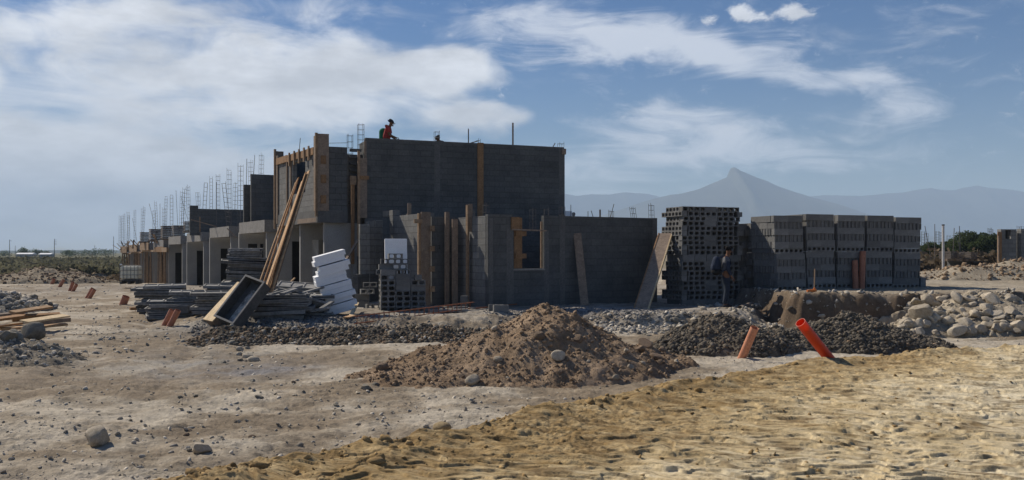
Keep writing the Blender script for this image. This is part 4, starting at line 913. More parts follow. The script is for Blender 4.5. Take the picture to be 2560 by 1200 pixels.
# loose blocks round it
LB = [(905, 778, 25.5, .0, 'plain block on the ground left of the small block pile', 0), (905, 748, 25.6, .0, 'plain block on another, left of the small block pile', .2), (918, 730, 25.4, .3, 'hollow block leaning high on the loose blocks left of the small pile', .4), (925, 715, 25.4, .2, 'topmost of the loose blocks left of the small pile', .6), (932, 775, 25.2, .4, 'end-on block against the left side of the small pile', 0),
      (1079, 775, 23.6, .6, 'plain block on the ground just right of the small pile', 0), (1094, 774, 23.4, .2, 'pale topped block on the ground right of the small pile', 0), (1162, 770, 24.6, 1.4, 'block standing on end in front of the sunlit return wall', 0), (1150, 778, 24, .3, 'block lying in front of the sunlit return wall', 0), (1240, 775, 23.4, .1, 'flat block on the ground under the tie column, right one', 0), (1252, 780, 22.9, .2, 'flat pale block nearest the dirt mound below the window', 0)]
for px, py, d, a, lb, zz in LB:
    x = PX(px, d); o = block(BLKP if 'plain' in lb or 'flat' in lb else BLK, (x, d, max(gz1(x, d), -.05) + zz - .01), a, lb, 'loose blocks near the small pile')
    if 'end' in lb and 'standing' in lb: o.rotation_euler = (0, R(-90), a); o.location.z += .2
MB().box((PX(1120, 23.2), 23.2, .06), (1.05, .25, .06), frame((1, .1, .02))).build('concrete_slab', MAT['concrete']); tag(bpy.data.objects['concrete_slab'], 'flat pale concrete slab lying between the small pile and the return wall', 'slab')

# ---- long row of block pallets on the terrace
RA = (7.86, 26.0); RR = (.947, .321); RL = (-.321, .947); aRR = math.atan2(RR[1], RR[0])
def ra(t, s): return add2(RA, (RR, t), (RL, s))
COLS = 5; CW = 1.02; names_c = ['leftmost', 'second', 'middle', 'fourth', 'rightmost']
courses = ['o', 's', 'h', 's', 'h', 's', 'o', 's', 'h', 's', 'h', 'q']   # openings, stretcher, header
def header(c, rz, w=.142, hgt=.19):
    Rm = np.array(Matrix.Rotation(rz, 3, 'Z')); 
    for dx in (-w * .38, w * .38): mass.box(np.array(c) + Rm @ np.array((dx, 0, 0)), (w * .2, .39, hgt), Rm)
    mass.box(np.array(c) + Rm @ np.array((0, .025, 0)), (w * .58, .37, hgt), Rm)
for ci in range(COLS + 1):
    back = ci == COLS                                     # a further stack half hidden behind the near end
    t0 = ci * (CW + .035) if not back else -.05; s0 = 0 if not back else 1.35; zr = .47 + (jit(.04)); tilt = jit(.012); nc = len(courses) - (1 if back else 0)
    for r_, kind in enumerate(courses[:nc]):
        hh_ = .145 if kind == 'o' else .192; off = jit(.015) + (.03 if r_ > 5 else 0) * (1 if ci % 2 else -1) + tilt * r_; fr = jit(.010)
        rr_ = aRR + jit(.008)
        lab = lambda w, i: f'{[0, "left", "right"][i]} {w} block, {ORD[nc - r_]} course from top, {names_c[min(ci, 4)]} column of the long block row'
        g = 'blocks of the long pallet row'
        if kind in 'sq':
            n_ = 2; ln = .5
            if not back:
                for i in range(n_):
                    p = ra(t0 + off + .255 + ln * i, s0 + fr + .075); o = block(BLKP, (*p, zr), rr_ + jit(.012), lab('plain sided', i + 1), g); o.scale = (1.27, 1, 1)
            massbox((*ra(t0 + off + .5, s0 + .68 + fr), zr + .095), (.98, 1.0, .186), rr_)
        elif kind == 'o':
            if not back:
                for i in range(2):
                    p = ra(t0 + off + .255 + .5 * i, s0 + fr + .10); o = block(BLKH, (*p, zr), rr_, lab('hollow', i + 1), g); o.scale = (1.27, 1, 1)
            massbox((*ra(t0 + off + .5, s0 + .72 + fr), zr + .07), (.98, .96, .14), rr_)
        else:
            for i in range(7): header((*ra(t0 + off + .074 + .143 * i, s0 + .2 + fr), zr + .095), rr_)
            massbox((*ra(t0 + off + .5, s0 + .82 + fr), zr + .095), (.98, .76, .186), rr_)
        if ci in (0, COLS) and kind in 'sh':              # the street end of the row, where the sun catches the ends
            for i in range(7 if kind == 's' else 2):
                if kind == 's': header((*ra(t0 + off + .19, s0 + .28 + .143 * i), zr + .095), rr_ - math.pi / 2)
                else: massbox((*ra(t0 + off + .07, s0 + .55 + .41 * i), zr + .095), (.142, .39, .188), rr_)
        zr += hh_ + .002
    for k in range(3): mass.box((*ra(t0 + .5, s0 + .12 + .45 * k), .43), (1.0, .1, .10), np.array(Matrix.Rotation(aRR, 3, 'Z')))
for k in range(2): mass.box((*ra(COLS * 1.055 + .12, .1 + .2 * k), .6), (.2, .19, .4), np.array(Matrix.Rotation(aRR, 3, 'Z')))
for ti in (-.95, -2.0):                                     # further stacks behind the near end of the row
    zr = .35
    for r_ in range(11):
        if r_ % 2:
            for i in range(7): header((*ra(ti + .074 + .143 * i + jit(.01), 1.75), zr + .095), aRR)
        massbox((*ra(ti + .5, 2.35 - .18 * (r_ % 2 == 0)), zr + .095), (.98, 1.0, .188), aRR); zr += .194
v = np.concatenate(mass.v); mo = mesh_obj('block_mass', v, mass.f, MAT['block_mass'], rnd=np.repeat(rng.uniform(0, 1, len(v) // 8), 8)); tag(mo, kind='stuff')

# ---- far pallets of blocks on the row house slabs
def pallet_stack(px0, px1, py0, py1, d, label, mat='block_dark', nrow=7):
    w = (px1 - px0) * d / F; zt = PZ(py0, d); zb = PZ(py1, d); x = PX((px0 + px1) / 2, d); e = empty('block_pallet', (x, d + w * .5, zb), label, 'block pallet', 'pallets of blocks on the row house roofs'); a = math.atan2(V_[1], V_[0])
    m = MB(); n = max(2, round(w / .42)); hgt = (zt - zb - .1) / nrow
    for r_ in range(nrow):
        for i in range(n):
            for j in (0, 1):
                q = Matrix.Rotation(a, 3, 'Z') @ Vector(((i + .5) / n * w - w / 2 + jit(.01), -w * .35 + j * w * .6, 0)); m.box((x + q.x, d + w * .5 + q.y, zb + .1 + hgt * (r_ + .5)), (w / n - .03, w * .55, hgt - .025), np.array(Matrix.Rotation(a, 3, 'Z')))
    m.build('block_courses', MAT[mat], e); m = MB()
    for j in (-.4, 0, .4): m.box((x, d + w * .5 + j * w, zb + .05), (w * .98, .1, .1), np.array(Matrix.Rotation(a, 3, 'Z')))
    m.build('wooden_pallet', MAT['wood_grey'], e)
MAT['block_dark'] = simple('brown_grey_blocks', [(.3, (.12, .105, .095)), (.7, (.19, .165, .15))], 5, .95, .004, 60)
pallet_stack(347, 367, 580, 607, 66, 'leftmost and smallest pallet of brown grey blocks on the far row houses')
pallet_stack(369, 397, 572, 604, 62, 'second pallet from the left of brown grey blocks on the far row houses')
pallet_stack(399, 424, 564, 600, 58, 'left half of the wide pair of block pallets on the row houses')
pallet_stack(426, 454, 563, 600, 57.5, 'right half of the wide pair of block pallets on the row houses')
pallet_stack(457, 473, 553, 582, 50, 'narrow pallet of blocks against the low dark upper wall')

# ------------------------------------------------------------------ formwork panels in stacks
def panel_mesh(L, Wd, t, seed):
    r = np.random.default_rng(seed); m = MB(); e = .035
    m.box((0, 0, 0), (L, Wd, t * .35))
    for y in (-Wd / 2 + e / 2, Wd / 2 - e / 2): m.box((0, y, 0), (L, e, t))
    for x in (-L / 2 + e / 2, L / 2 - e / 2, -L / 6, L / 6): m.box((x, 0, 0), (e, Wd - 2 * e, t * .96))
    me = bpy.data.meshes.new('formwork_panel'); me.from_pydata([tuple(q) for q in np.concatenate(m.v)], [], m.f); me.update(); me.materials.append(MAT['panel']); return me
PAN = [panel_mesh(1.5, .75, .085, 1), panel_mesh(1.25, .7, .085, 2), panel_mesh(1.0, .6, .08, 3)]
def panels(px, d, zb, n, rz, which, name, L, step=.10, tilt=.03, spread=.10, leanx=0):
    x = PX(px, d); z = zb
    for i in range(n):
        o = bpy.data.objects.new('formwork_panel', random.choice([PAN[w] for w in which])); COL.objects.link(o)
        o.location = (x + jit(spread) + leanx * i, d + jit(spread * .7), z + .05); o.rotation_euler = (.05 + jit(tilt), jit(tilt), rz + jit(.16))
        pos = 'topmost' if i == n - 1 else 'lowest' if i == 0 else ORD[n - i] + ' from top'
        tag(o, f'crusted panel, {pos} in the {name}', 'formwork panel', 'stacked formwork panels'); z += step + jit(.012)
panels(405, 27.6, gz1(PX(405, 27.6), 27.6) + .02, 9, .25, (0, 1), 'stack nearest the street', 1.4)
panels(425, 25.6, gz1(PX(425, 25.6), 25.6) + .0, 5, .35, (1,), 'low stack behind the paired pipes', 1.2, .1, .03)
panels(478, 26.0, gz1(PX(478, 26), 26) + .0, 7, .3, (1, 2), 'middle stack left of the troughs', 1.2)
panels(535, 25.0, gz1(PX(535, 25), 25) + .02, 6, .3, (1, 2), 'stack half hidden behind the troughs', 1.2)
panels(565, 27.5, gz1(PX(565, 27.5), 27.5) + .05, 6, .25, (1,), 'long pale edged stack behind the troughs', 1.2)
panels(622, 28.2, .05, 13, .22, (0,), 'tallest stack in front of the row houses', 1.6, .105, .05, .16, .008)
panels(612, 28.1, 1.43, 3, .2, (2,), 'small stack on top of the tallest one', .8, .1, .03, .05)
panels(702, 21.6, gz1(PX(702, 21.6), 21.6), 6, .2, (0, 1), 'left half of the stack right of the troughs', 1.4, .10, .04)
panels(770, 22.4, gz1(PX(770, 22.4), 22.4), 5, .3, (1, 2), 'right half of the stack right of the troughs', 1.2, .10, .07)
panels(742, 23.2, gz1(PX(742, 23.2), 23.2) + .3, 4, .1, (1, 2), 'jumbled stack behind the white foam', 1.2, .11, .16)
for i, (px, d, zz, l, a, tl) in enumerate([(700, 21.5, .62, 1.1, .5, .25), (735, 21.7, .62, .9, -.4, -.15), (760, 22, .58, 1.2, .9, .2), (790, 22, .4, .8, .2, -.3), (812, 21.8, .25, .7, 1.2, .3), (800, 21.4, .2, .6, -.6, .2), (722, 21.2, .65, .8, 1.4, .1)]):
    x = PX(px, d); v_ = Vector((math.cos(a), math.sin(a), tl)) * l / 2; c = Vector((x, d, zz)); o = MB().bar(c - v_, c + v_, .11, .05).build('scrap_board', MAT['panel'])
    tag(o, ['cement crusted scrap board jutting up behind the trough corner', 'scrap board sloping left on the stack right of the troughs', 'longest scrap board on the stack right of the troughs', 'scrap board sloping down beside the white foam', 'short scrap board at the foot of the white foam', 'smallest scrap board fallen by the foam', 'scrap board pointing at the viewer on top of the stack'][i], 'board')

# ------------------------------------------------------------------ mixing troughs
def trough(name, label, c, e1, nrm, L, Wd, D, base_mat, side_mat, th=.02, lab2=None):
    e1 = Vector(e1).normalized(); n = Vector(nrm); n = (n - e1 * n.dot(e1)).normalized(); e2 = n.cross(e1); Rm = basis(e1, e2, n); c = np.array(c)
    e = empty(name, tuple(c), label, 'trough'); P = lambda x, y, z_: c + Rm @ np.array((x, y, z_))
    m = MB(); m.box(P(0, 0, th / 2), (L, Wd, th), Rm); m.build('trough_floor', MAT[base_mat], e); m = MB()
    for s in (-1, 1): m.box(P(0, s * (Wd / 2 - th / 2), D / 2 + th), (L, th, D), Rm); m.box(P(s * (L / 2 - th / 2), 0, D / 2 + th), (th, Wd - 2 * th, D), Rm)
    m.build('trough_side', MAT[side_mat], e); m = MB()
    for s in (-1, 1): m.box(P(0, s * (Wd / 2 - .015), D + th + .012), (L + .02, .045, .022), Rm); m.box(P(s * (L / 2 - .015), 0, D + th + .012), (.045, Wd - .08, .022), Rm)
    m.build('rim', MAT['steel_rim'], e); return e
MAT['steel_rim'] = simple('worn_steel_rim', [(.3, (.14, .14, .138)), (.7, (.24, .238, .23))], 8, .7, .002, 40)
MAT['trough_floor'] = simple('trough_cement', [(.36, (.10, .10, .10)), (.48, (.30, .295, .285)), (.62, (.52, .51, .49))], 4.5, .9, .004, 30)
t1 = trough('mixing_trough', 'dark steel mixing trough stood on its end, open side out, cement dried inside', (PX(605, 20.3) + .03, 20.5, PZ(752, 20.3) - .12), (.485, .408, .776), (-.28, -.73, .60), 1.2, .66, .25, 'steel', 'steel')
e1 = Vector((.485, .408, .776)).normalized(); nn = Vector((-.28, -.73, .60)); nn = (nn - e1 * nn.dot(e1)).normalized(); e2 = nn.cross(e1); sgn = 1 if e2.x > 0 else -1
MB().box(Vector(t1.location) + e2 * sgn * .07 + nn * .027 - e1 * .10, (.98, .40, .012), basis(e1, e2, nn), .01).build('dried_cement', MAT['trough_floor'], t1)
t2 = trough('mixing_trough', 'overturned trough with a pale plywood bottom, left of the dark steel trough', (PX(566, 20.9), 20.8, PZ(752, 20.9)), (.53, .42, .70), (.50, .45, -.74), 1.2, .58, .20, 'ply', 'wood_grey')

# ------------------------------------------------------------------ leaning planks
def plank(a, b, w, t, mat, label, up=(0, 0, 1), grp=None, name='plank', cat='plank'):
    o = MB().bar(a, b, w, t, up).build(name, MAT[mat], bevel=.004); return tag(o, label, cat, grp)
gl = 'planks leaning on the upper box'
PL = [(664, 720, 25.2, 769, 430, 29.7, .24, 'plank', 'longest and rightmost plank leaning on the upper box of the corner house'), (655, 722, 25.1, 764, 433, 29.6, .14, 'plank_orange', 'plank second from the right leaning on the upper box'),
      (648, 722, 25.0, 757, 452, 29.7, .12, 'plank', 'middle plank of the bundle leaning on the upper box'), (640, 722, 25.2, 745, 447, 29.9, .16, 'plank_orange', 'plank left of the middle one, ending below the box window'),
      (630, 722, 25.0, 740, 455, 29.8, .05, 'plank', 'thin pale batten on the left of the leaning planks'), (672, 715, 25.6, 760, 470, 29.5, .2, 'wood_grey', 'shaded wide plank behind the leaning bundle')]
for i, (px, py, d, qx, qy, d2, w, mat, lb) in enumerate(PL):
    a = P3(px - (i == 4) * 4, py + 30, d); a.z = gz1(a.x, a.y); b = P3(qx, qy, d2); plank(a, b, w, .04, mat, lb, (-.8, -.6, .1) if i % 2 else (-.5, -.7, .2), gl)
a = P3(705, 725, 24); plank(a, P3(737, 695, 24.6), .05, .03, 'plank', 'short pale stick rising from the panels in front of the dark doorway')
a = P3(660, 735, 25.6); plank((a.x, a.y, gz1(a.x, a.y)), P3(705, 640, 27.5), .3, .03, 'wood_grey', 'wide dusty board behind the foot of the leaning planks', (-.5, -.7, .2))
# boards leaning on the front wall and on the tall stack
plank((PX(1462, 26.1), 26.1, gz1(PX(1462, 26.1), 26.1)), (PX(1443, 26.6), 26.6, PZ(583, 26.6)), .24, .035, 'wood_grey', 'narrow grey board leaning on the right part of the one storey wall', (0, -1, .2))
lp = empty('leaning_door_panel', (PX(1607, 25), 25, -.02), 'long brown grey panel with pale edge leaning between the wall end and tall block stack', 'panel')
a = Vector((PX(1603, 25), 25, gz1(PX(1603, 25), 25) - .02)); b = Vector((PX(1664, 27.2), 27.2, PZ(584, 27.2))); MB().bar(a, b, .04, .40, (.75, -.62, -.2)).build('panel_sheet', MAT['wood_grey'], lp)
ax = frame(b - a, (.75, -.62, -.2)); off = Vector(ax[:, 2]) * .21
MB().bar(a + off, b + off, .07, .035, (.75, -.62, -.2)).build('panel_edge', MAT['ply'], lp); MB().bar(a - off, b - off, .07, .035, (.75, -.62, -.2)).build('panel_edge', MAT['wood_orange'], lp)
# ------------------------------------------------------------------ white foam
def foam(c, size, Rm, label): o = MB().box(c, size, Rm, .003).build('foam_block', MAT['foam'], bevel=.004); return tag(o, label, 'foam block', 'white foam blocks in the leaning stack')
nF = 12; base = Vector((PX(848, 22.9), 22.9, .02))
for i in range(nF):
    t = i / (nF - 1); ang_ = R(-11 - 4 * t); px = 846 - 24 * t ** 1.3 - (9 if i in (6, 7) else 0) + (6 if i in (1, 3, 9) else 0) - (4 if i in (2, 10) else 0); z_ = .10 + i * .128
    ex = Vector((.93, .30, .27)).normalized(); up = Vector((-.24, -.10, .96)); Rm = frame(ex, up)
    foam((PX(px, 22.9), 22.9, z_), (.80, .62, .1285), Rm, f'white foam slab in the leaning stack, {"lowest" if i == 0 else "topmost" if i == nF - 1 else ORD[nF - i] + " from the top"}')
o = MB().box((PX(990, 24.6), 24.6, PZ(655, 24.6)), (.62, .10, 1.3), frame((.96, .26, .0), (-.03, .1, 1))).build('foam_sheet', MAT['foam'], bevel=.01); tag(o, 'white foam sheet standing upright behind the small block pile', 'foam sheet')
# ------------------------------------------------------------------ pipes
def pipe_thing(a, b, r, mat, label, group=None, wall_=.006, n=28):
    o = MB().pipe(a, b, r, r - wall_, n).build('drain_pipe', MAT[mat], smooth=True); return tag(o, label, 'pipe', group)
MAT['pvc_red'] = None
m_, nt_, b_ = NT('bright_orange_pvc'); MAT['pvc_red'] = m_
tcn = nt_.nodes.new('ShaderNodeTexCoord'); nt_.links.new(_ramp(nt_, _noise(nt_, tcn.outputs['Object'], 5).outputs['Fac'], [(.3, (.62, .07, .022)), (.7, (.72, .105, .03))]), b_.inputs['Base Color']); b_.inputs['Roughness'].default_value = .4
tr = nt_.nodes.new('ShaderNodeBsdfTranslucent'); tr.inputs[0].default_value = (.85, .11, .03, 1); mx = nt_.nodes.new('ShaderNodeMixShader'); mx.inputs[0].default_value = .42
nt_.links.new(b_.outputs[0], mx.inputs[1]); nt_.links.new(tr.outputs[0], mx.inputs[2]); nt_.links.new(mx.outputs[0], nt_.nodes['Material Output'].inputs[0])
def gpx(px, py, z): d = GD(py, z); return (PX(px, d), d, z)
d = 13.25; pipe_thing((PX(2092, d), d, PZ(920, d)), (PX(2001, 12.9), 12.9, PZ(806, 12.9)), .077, 'pvc_red', 'bright orange plastic pipe rising from the edge of the yellow road, leaning left')
d = 15.6; pipe_thing((PX(1850, d), d, PZ(906, d)), (PX(1887, 15.3), 15.3, PZ(819, 15.3)), .072, 'pvc_pale', 'faded terracotta pipe leaning right in front of the smaller dark heap')
for px, py, ptop, r_, lb in ((2139, 722, 651, .085, 'shorter of two terracotta pipes stood against the long block row'), (2154, 722, 628, .092, 'taller of two terracotta pipes stood against the long block row')):
    q = ra(hitline(px, *ra(0, -.16), *RR), -.16); pipe_thing((*q, .48), (q[0] + .06 * (px > 2150), q[1] + .06, PZ(ptop, q[1])), r_, 'pvc', lb)
pipe_thing((PX(1850, 24.6), 24.6, .03), (PX(1880, 25.4), 25.4, .10), .07, 'wood_grey', 'short brown pipe lying on the ground at the foot of the tall block stack')
gpp = 'drain pipes sticking up along the street'
for i, (px, py, qx, qy, r_, zz, lb) in enumerate([(405, 795, 432, 756, .07, -.1, 'left pipe of the nearest leaning pair, by the panel stacks'), (418, 798, 447, 757, .075, -.1, 'right pipe of the nearest leaning pair, by the panel stacks'), (304, 762, 317, 741, .13, -.3, 'single stubby pipe stump in the street, between the pairs'), (213, 745, 233, 721, .075, -.3, 'left pipe of the pair left of the stubby stump'), (219, 746, 238, 724, .075, -.3, 'right pipe of the pair left of the stubby stump'),
        (172, 730, 184, 708, .08, -.35, 'left pipe of the pair before the smooth earth heap'), (178, 731, 193, 713, .08, -.35, 'right pipe of the pair before the smooth earth heap'), (146, 722, 160, 704, .09, -.4, 'single pipe second from the left in the far street'), (128, 713, 136, 700, .10, -.45, 'farthest and smallest leaning pipe at the left of the street')]):
    d = GD(py, zz); x = PX(px, d); z_ = gz1(x, d); k = (py - qy) * d / F; pipe_thing((x, d, z_ - .12), (PX(qx, d), d - .05, z_ + k), r_, 'pvc', lb, gpp, n=16)
# ------------------------------------------------------------------ timber pile at the left edge
TP = [(30, 795, 125, 780, .2, .05, 'plank', 22.5, 24, .35, 'upper pale board of the timber pile at the left edge'), (30, 806, 150, 795, .15, .15, 'plank_orange', 22.8, 23.5, .18, 'thick orange beam low in the timber pile'), (60, 815, 165, 770, .28, .04, 'ply', 20.8, 22.0, .30, 'widest pale plank lying across the timber pile'), (-60, 815, 55, 792, .2, .06, 'plank_orange', 21.2, 22.4, .22, 'orange board at the front left of the timber pile'), (-20, 830, 50, 798, .16, .05, 'plank_orange', 20.7, 21.6, .12, 'lower front orange board of the timber pile'), (80, 812, 166, 790, .2, .05, 'plank', 21.2, 21.8, .1, 'pale plank under the widest one, right end low'), (95, 800, 175, 786, .12, .1, 'wood_grey', 22.4, 23, .12, 'dark beam end at the right of the timber pile'), (-40, 800, 60, 790, .18, .06, 'wood_grey', 23.0, 23.6, .2, 'shaded board at the back of the timber pile'), (0, 822, 75, 800, .14, .06, 'plank', 21.0, 21.4, .05, 'lowest short board at the front of the timber pile')]
for px, py, qx, qy, w, t, mat, da, db, zz, lb in TP:
    a = Vector((PX(px, da), da, gz1(PX(px, da), da) + zz)); b = Vector((PX(qx, db), db, gz1(PX(qx, db), db) + zz + .04)); plank(a, b, w, t, mat, lb, (jit(.2), jit(.2) - .1, 1), 'timber pile at the left edge')
plank((*GP(325, 776, -.25), -.2), (*GP(420, 772, -.25), -.2), .12, .09, 'plank_orange', 'long orange beam on the ground left of the paired pipes')
plank((*GP(360, 770, -.25), -.2), (*GP(420, 766, -.25), -.18), .1, .07, 'wood_grey', 'short dark beam behind the long orange one')
o = MB().box((*GP(460, 790, -.25), -.06), (.36, .3, .24), frame((1, .1, .03)), .01).build('concrete_chunk', MAT['concrete_dark'], bevel=.02); tag(o, 'dark squared concrete chunk right of the paired pipes', 'concrete chunk')
plank((*GP(876, 795, 0), .03), (*GP(893, 778, 0), .22), .1, .03, 'ply', 'small pale board propped at the end of the rusty reinforcement cage'); plank((*GP(865, 797, 0), .03), (*GP(890, 792, 0), .05), .16, .03, 'plank', 'broken pale board lying at the end of the rusty reinforcement cage')
# rusty reinforcement lying on the ground
e = empty('reinforcement_cage', (*GP(1030, 790, 0), 0), 'long rusty reinforcement cage lying on the bank in front of the small block pile', 'rebar cage'); m = MB(); m2 = MB()
pa = Vector((*GP(885, 801, 0), .06)); pb = Vector((*GP(1180, 781, 0), .06)); pb.z = gz1(pb.x, pb.y) + .1; pa.z = gz1(pa.x, pa.y) + .06
for k, (oy, oz) in enumerate(((0, 0), (.16, 0), (0, .17), (.16, .17))): m.tube(pa + Vector((0, oy, oz)), pb + Vector((.1 * jit(1), oy, oz)), .010, 5)
for i in range(24):
    c = pa.lerp(pb, (i + .5) / 24); q = [c + Vector((jit(.01), oy, oz)) for oy, oz in ((-.01, -.01), (.17, -.01), (.17, .18), (-.01, .18), (-.01, -.01))]; m2.path(q, .006, 4)
m.build('long_rods', MAT['rust'], e); m2.build('stirrups', MAT['rust'], e)
plank((*GP(1190, 778, 0), .08), (*GP(1395, 757, 0), .10), .03, .03, 'rust', 'thin rusty bar lying along the foot of the one storey wall', name='steel_bar', cat='steel bar')
# ------------------------------------------------------------------ water tank in a cage
TD = 45.5; tx_ = PX(328, TD); tz = PZ(711, TD); e = empty('caged_water_tank', (tx_, TD, tz), 'square pale plastic water tank in a steel cage, before the timber shored houses', 'water tank'); tk = R(8)
Rm = np.array(Matrix.Rotation(tk, 3, 'Z')); P = lambda x, y, z_: np.array((tx_, TD, tz)) + Rm @ np.array((x, y, z_))
MAT['tank'] = simple('tank_plastic', [(.3, (.70, .67, .53)), (.7, (.80, .77, .62))], 2, .5, 0); m = MB(); m.box(P(0, 0, .62), (.86, .8, .66), Rm).build('tank_body', MAT['tank'], e, bevel=.06); m = MB()
for i in range(6): x = -.45 + .18 * i; m.tube(P(x, -.43, .26), P(x, -.43, .98), .012, 5); m.tube(P(x, .43, .26), P(x, .43, .98), .009, 5)
for i in range(5):
    for z_ in (.26, .98): m.tube(P(-.45, -.43 + .215 * i, z_), P(.45, -.43 + .215 * i, z_), .012, 5)
for z_ in (.26, .5, .74, .98):
    for y in (-.43, .43): m.tube(P(-.45, y, z_), P(.45, y, z_), .012, 5)
    for x in (-.45, .45): m.tube(P(x, -.43, z_), P(x, .43, z_), .012, 5)
m.build('steel_cage', MAT['steel_rim'], e); m = MB()
for x in (-.38, 0, .38): m.box(P(x, 0, .1), (.14, .84, .14), Rm)
m.box(P(0, 0, .21), (.95, .86, .05), Rm); m.build('pallet_base', MAT['steel'], e); m = MB(); m.tube(P(-.42, -.3, 1.0), P(-.42, -.3, 1.07), .06, 10); m.build('tank_cap', MAT['foam'], e)
# ------------------------------------------------------------------ long-handled tool by the row, small bits
q = (PX(2034, 23.7), 23.7); e = empty('long_handled_tool', (*q, gz1(*q)), 'long handled tool with wooden shaft standing on its orange head before the block row', 'tool'); zz = gz1(*q)
MB().tube((q[0] + .02, q[1], zz + .10), (q[0] + .05, q[1] + .05, zz + .64), .016, 8).build('wooden_shaft', MAT['wood'], e)
m = MB(); m.box((q[0] - .06, q[1], zz + .05), (.24, .13, .07), frame((1, 0, .12)), .01); m.tube((q[0] + .02, q[1], zz + .05), (q[0] + .02, q[1], zz + .13), .03, 8); m.build('orange_head', MAT['wood_orange_bright'] if 'wood_orange_bright' in MAT else MAT['pvc'], e, bevel=.02)
# ------------------------------------------------------------------ right background
d = 41; e = empty('white_post', (PX(2358, d), d, .4), 'tall pale post standing alone right of the long block row', 'post'); MB().tube((PX(2358, d), d, .3), (PX(2358, d), d, PZ(564, d)), .055, 10).build('post_shaft', MAT['post_white'] if 'post_white' in MAT else MAT['foam'], e); MB().tube((PX(2358, d), d, PZ(564, d)), (PX(2358, d), d, PZ(561, d)), .065, 10).build('post_cap', MAT['steel'], e)
d = 43; hb = empty('block_house', (PX(2525, d), d, .45), 'low unfinished block house with an orange corner board, cut by the right edge', 'house')
wall(hb, 'wall', (PX(2503, d), d), (PX(2544, d), d + .1), .3, PZ(573, d), .3, 'blockwall_pale', holes=[(.22, .52, PZ(597, d), PZ(575, d))]); wall(hb, 'wall', (PX(2553, d), d), (PX(2640, d), d + .3), .3, PZ(572, d), .3, 'blockwall_pale'); wall(hb, 'wall', (PX(2503, d + 2.5), d + 2.5), (PX(2640, d + 2.5), d + 2.5), .3, PZ(575, d), .2, 'blockwall')
wall(hb, 'inner_panel', (PX(2508, d + .33), d + .33), (PX(2520, d + .33), d + .33), PZ(600, d), PZ(574, d), .02, 'dark_inside')  # near-black sheet painting shade in the wall opening
wall(hb, 'corner_board', (PX(2493, d), d - .06), (PX(2503, d), d - .06), .3, PZ(580, d), .05, 'wood_orange'); board(hb, 'prop', (PX(2488, d), d - .3, .3), (PX(2488, d), d - .3, PZ(590, d)), .05, .05, 'wood_grey')
for px in (2548, 2557): cage(hb, (PX(px, d + 1), d + 1), 1.5, PZ(563, d), .14)
d = 46; fw = empty('foundation_wall', (PX(2430, d), d, .4), 'low dark block wall behind the lone pale post', 'wall'); wall(fw, 'wall', (PX(2376, d), d), (PX(2490, d), d + .2), .2, PZ(653, d), .3, 'blockwall'); wall(fw, 'wall', (PX(2300, d + 2), d + 2), (PX(2333, d + 2), d + 2), .2, PZ(652, d + 2), .3, 'blockwall')
for px0, px1, py0, py1, lb in ((2362, 2390, 628, 652, 'small pallet of blocks left on the low wall behind the pale post'), (2392, 2408, 632, 652, 'narrow pallet of blocks in the middle on the low wall'), (2412, 2440, 630, 653, 'pallet of blocks at the right on the low dark wall')): pallet_stack(px0, px1, py0, py1, 45.6, lb, 'block_dark', 4)
plank((PX(2366, 38.5), 38.5, .55), (PX(2437, 39), 39, PZ(681, 39)), .14, .03, 'ply', 'pale plank lying on the earth bank right of the block row')
plank((PX(2523, 37), 37, .5), (PX(2535, 37), 37, PZ(676, 37)), .12, .03, 'wood', 'pinkish board leaning in the earth before the far block house')
for px, py, qy, ln in ((2331, 600, 565, -.4), (2337, 605, 560, 0), (2381, 650, 570, .1), (2418, 690, 600, -.5), (2403, 595, 565, -.1)):
    o = MB().tube((PX(px, 47), 47, PZ(max(py, 650), 47) - .4), (PX(px, 47) + ln, 47, PZ(qy, 47)), .018, 5).build('thin_pole', MAT['rebar']); tag(o, {2331: 'leaning thin pole just right of the long block row', 2337: 'upright thin pole right of the long block row', 2381: 'thin pole standing behind the lone pale post', 2418: 'longest thin pole leaning right of the pale post', 2403: 'short thin pole over the trees between two others'}[px], 'pole')
sbg = stone_shape(3, 77, 3, .08, .8); o = mesh_obj('cement_bag', sbg[0] * np.array((.30, .2, .16)), sbg[1].tolist(), MAT['rock'], None, (PX(2470, 38), 38, PZ(684, 38) + .03), True); tag(o, 'pale slumped sack on the earth bank left of the far block house', 'sack')
# pale roof tank peeping over the one storey wall
d = 33; e = empty('roof_tank', (PX(1424, d), d, 2.3), 'white cover and grey drum just visible over the one storey wall, beside the tall gable', 'tank'); MB().add([(PX(1411, d), d, 2.4), (PX(1431, d), d, 2.4), (PX(1430, d), d, PZ(528, d)), (PX(1411, d), d, PZ(527, d)), (PX(1411, d + .6), d + .6, 2.4), (PX(1431, d + .6), d + .6, 2.4), (PX(1430, d + .6), d + .6, PZ(528, d)), (PX(1411, d + .6), d + .6, PZ(527, d))], [(0, 1, 2, 3), (5, 4, 7, 6), (3, 2, 6, 7), (1, 5, 6, 2), (4, 0, 3, 7), (4, 5, 1, 0)]).build('white_cover', MAT['foam'], e)
MB().tube((PX(1434, d), d, PZ(535, d)), (PX(1434, d + .5), d + .5, PZ(535, d)), .07, 12).build('grey_drum', MAT['concrete'], e); MB().tube((PX(1427, d), d, 2.5), (PX(1427, d), d, PZ(512, d)), .012, 5).build('thin_stub', MAT['rebar'], e)

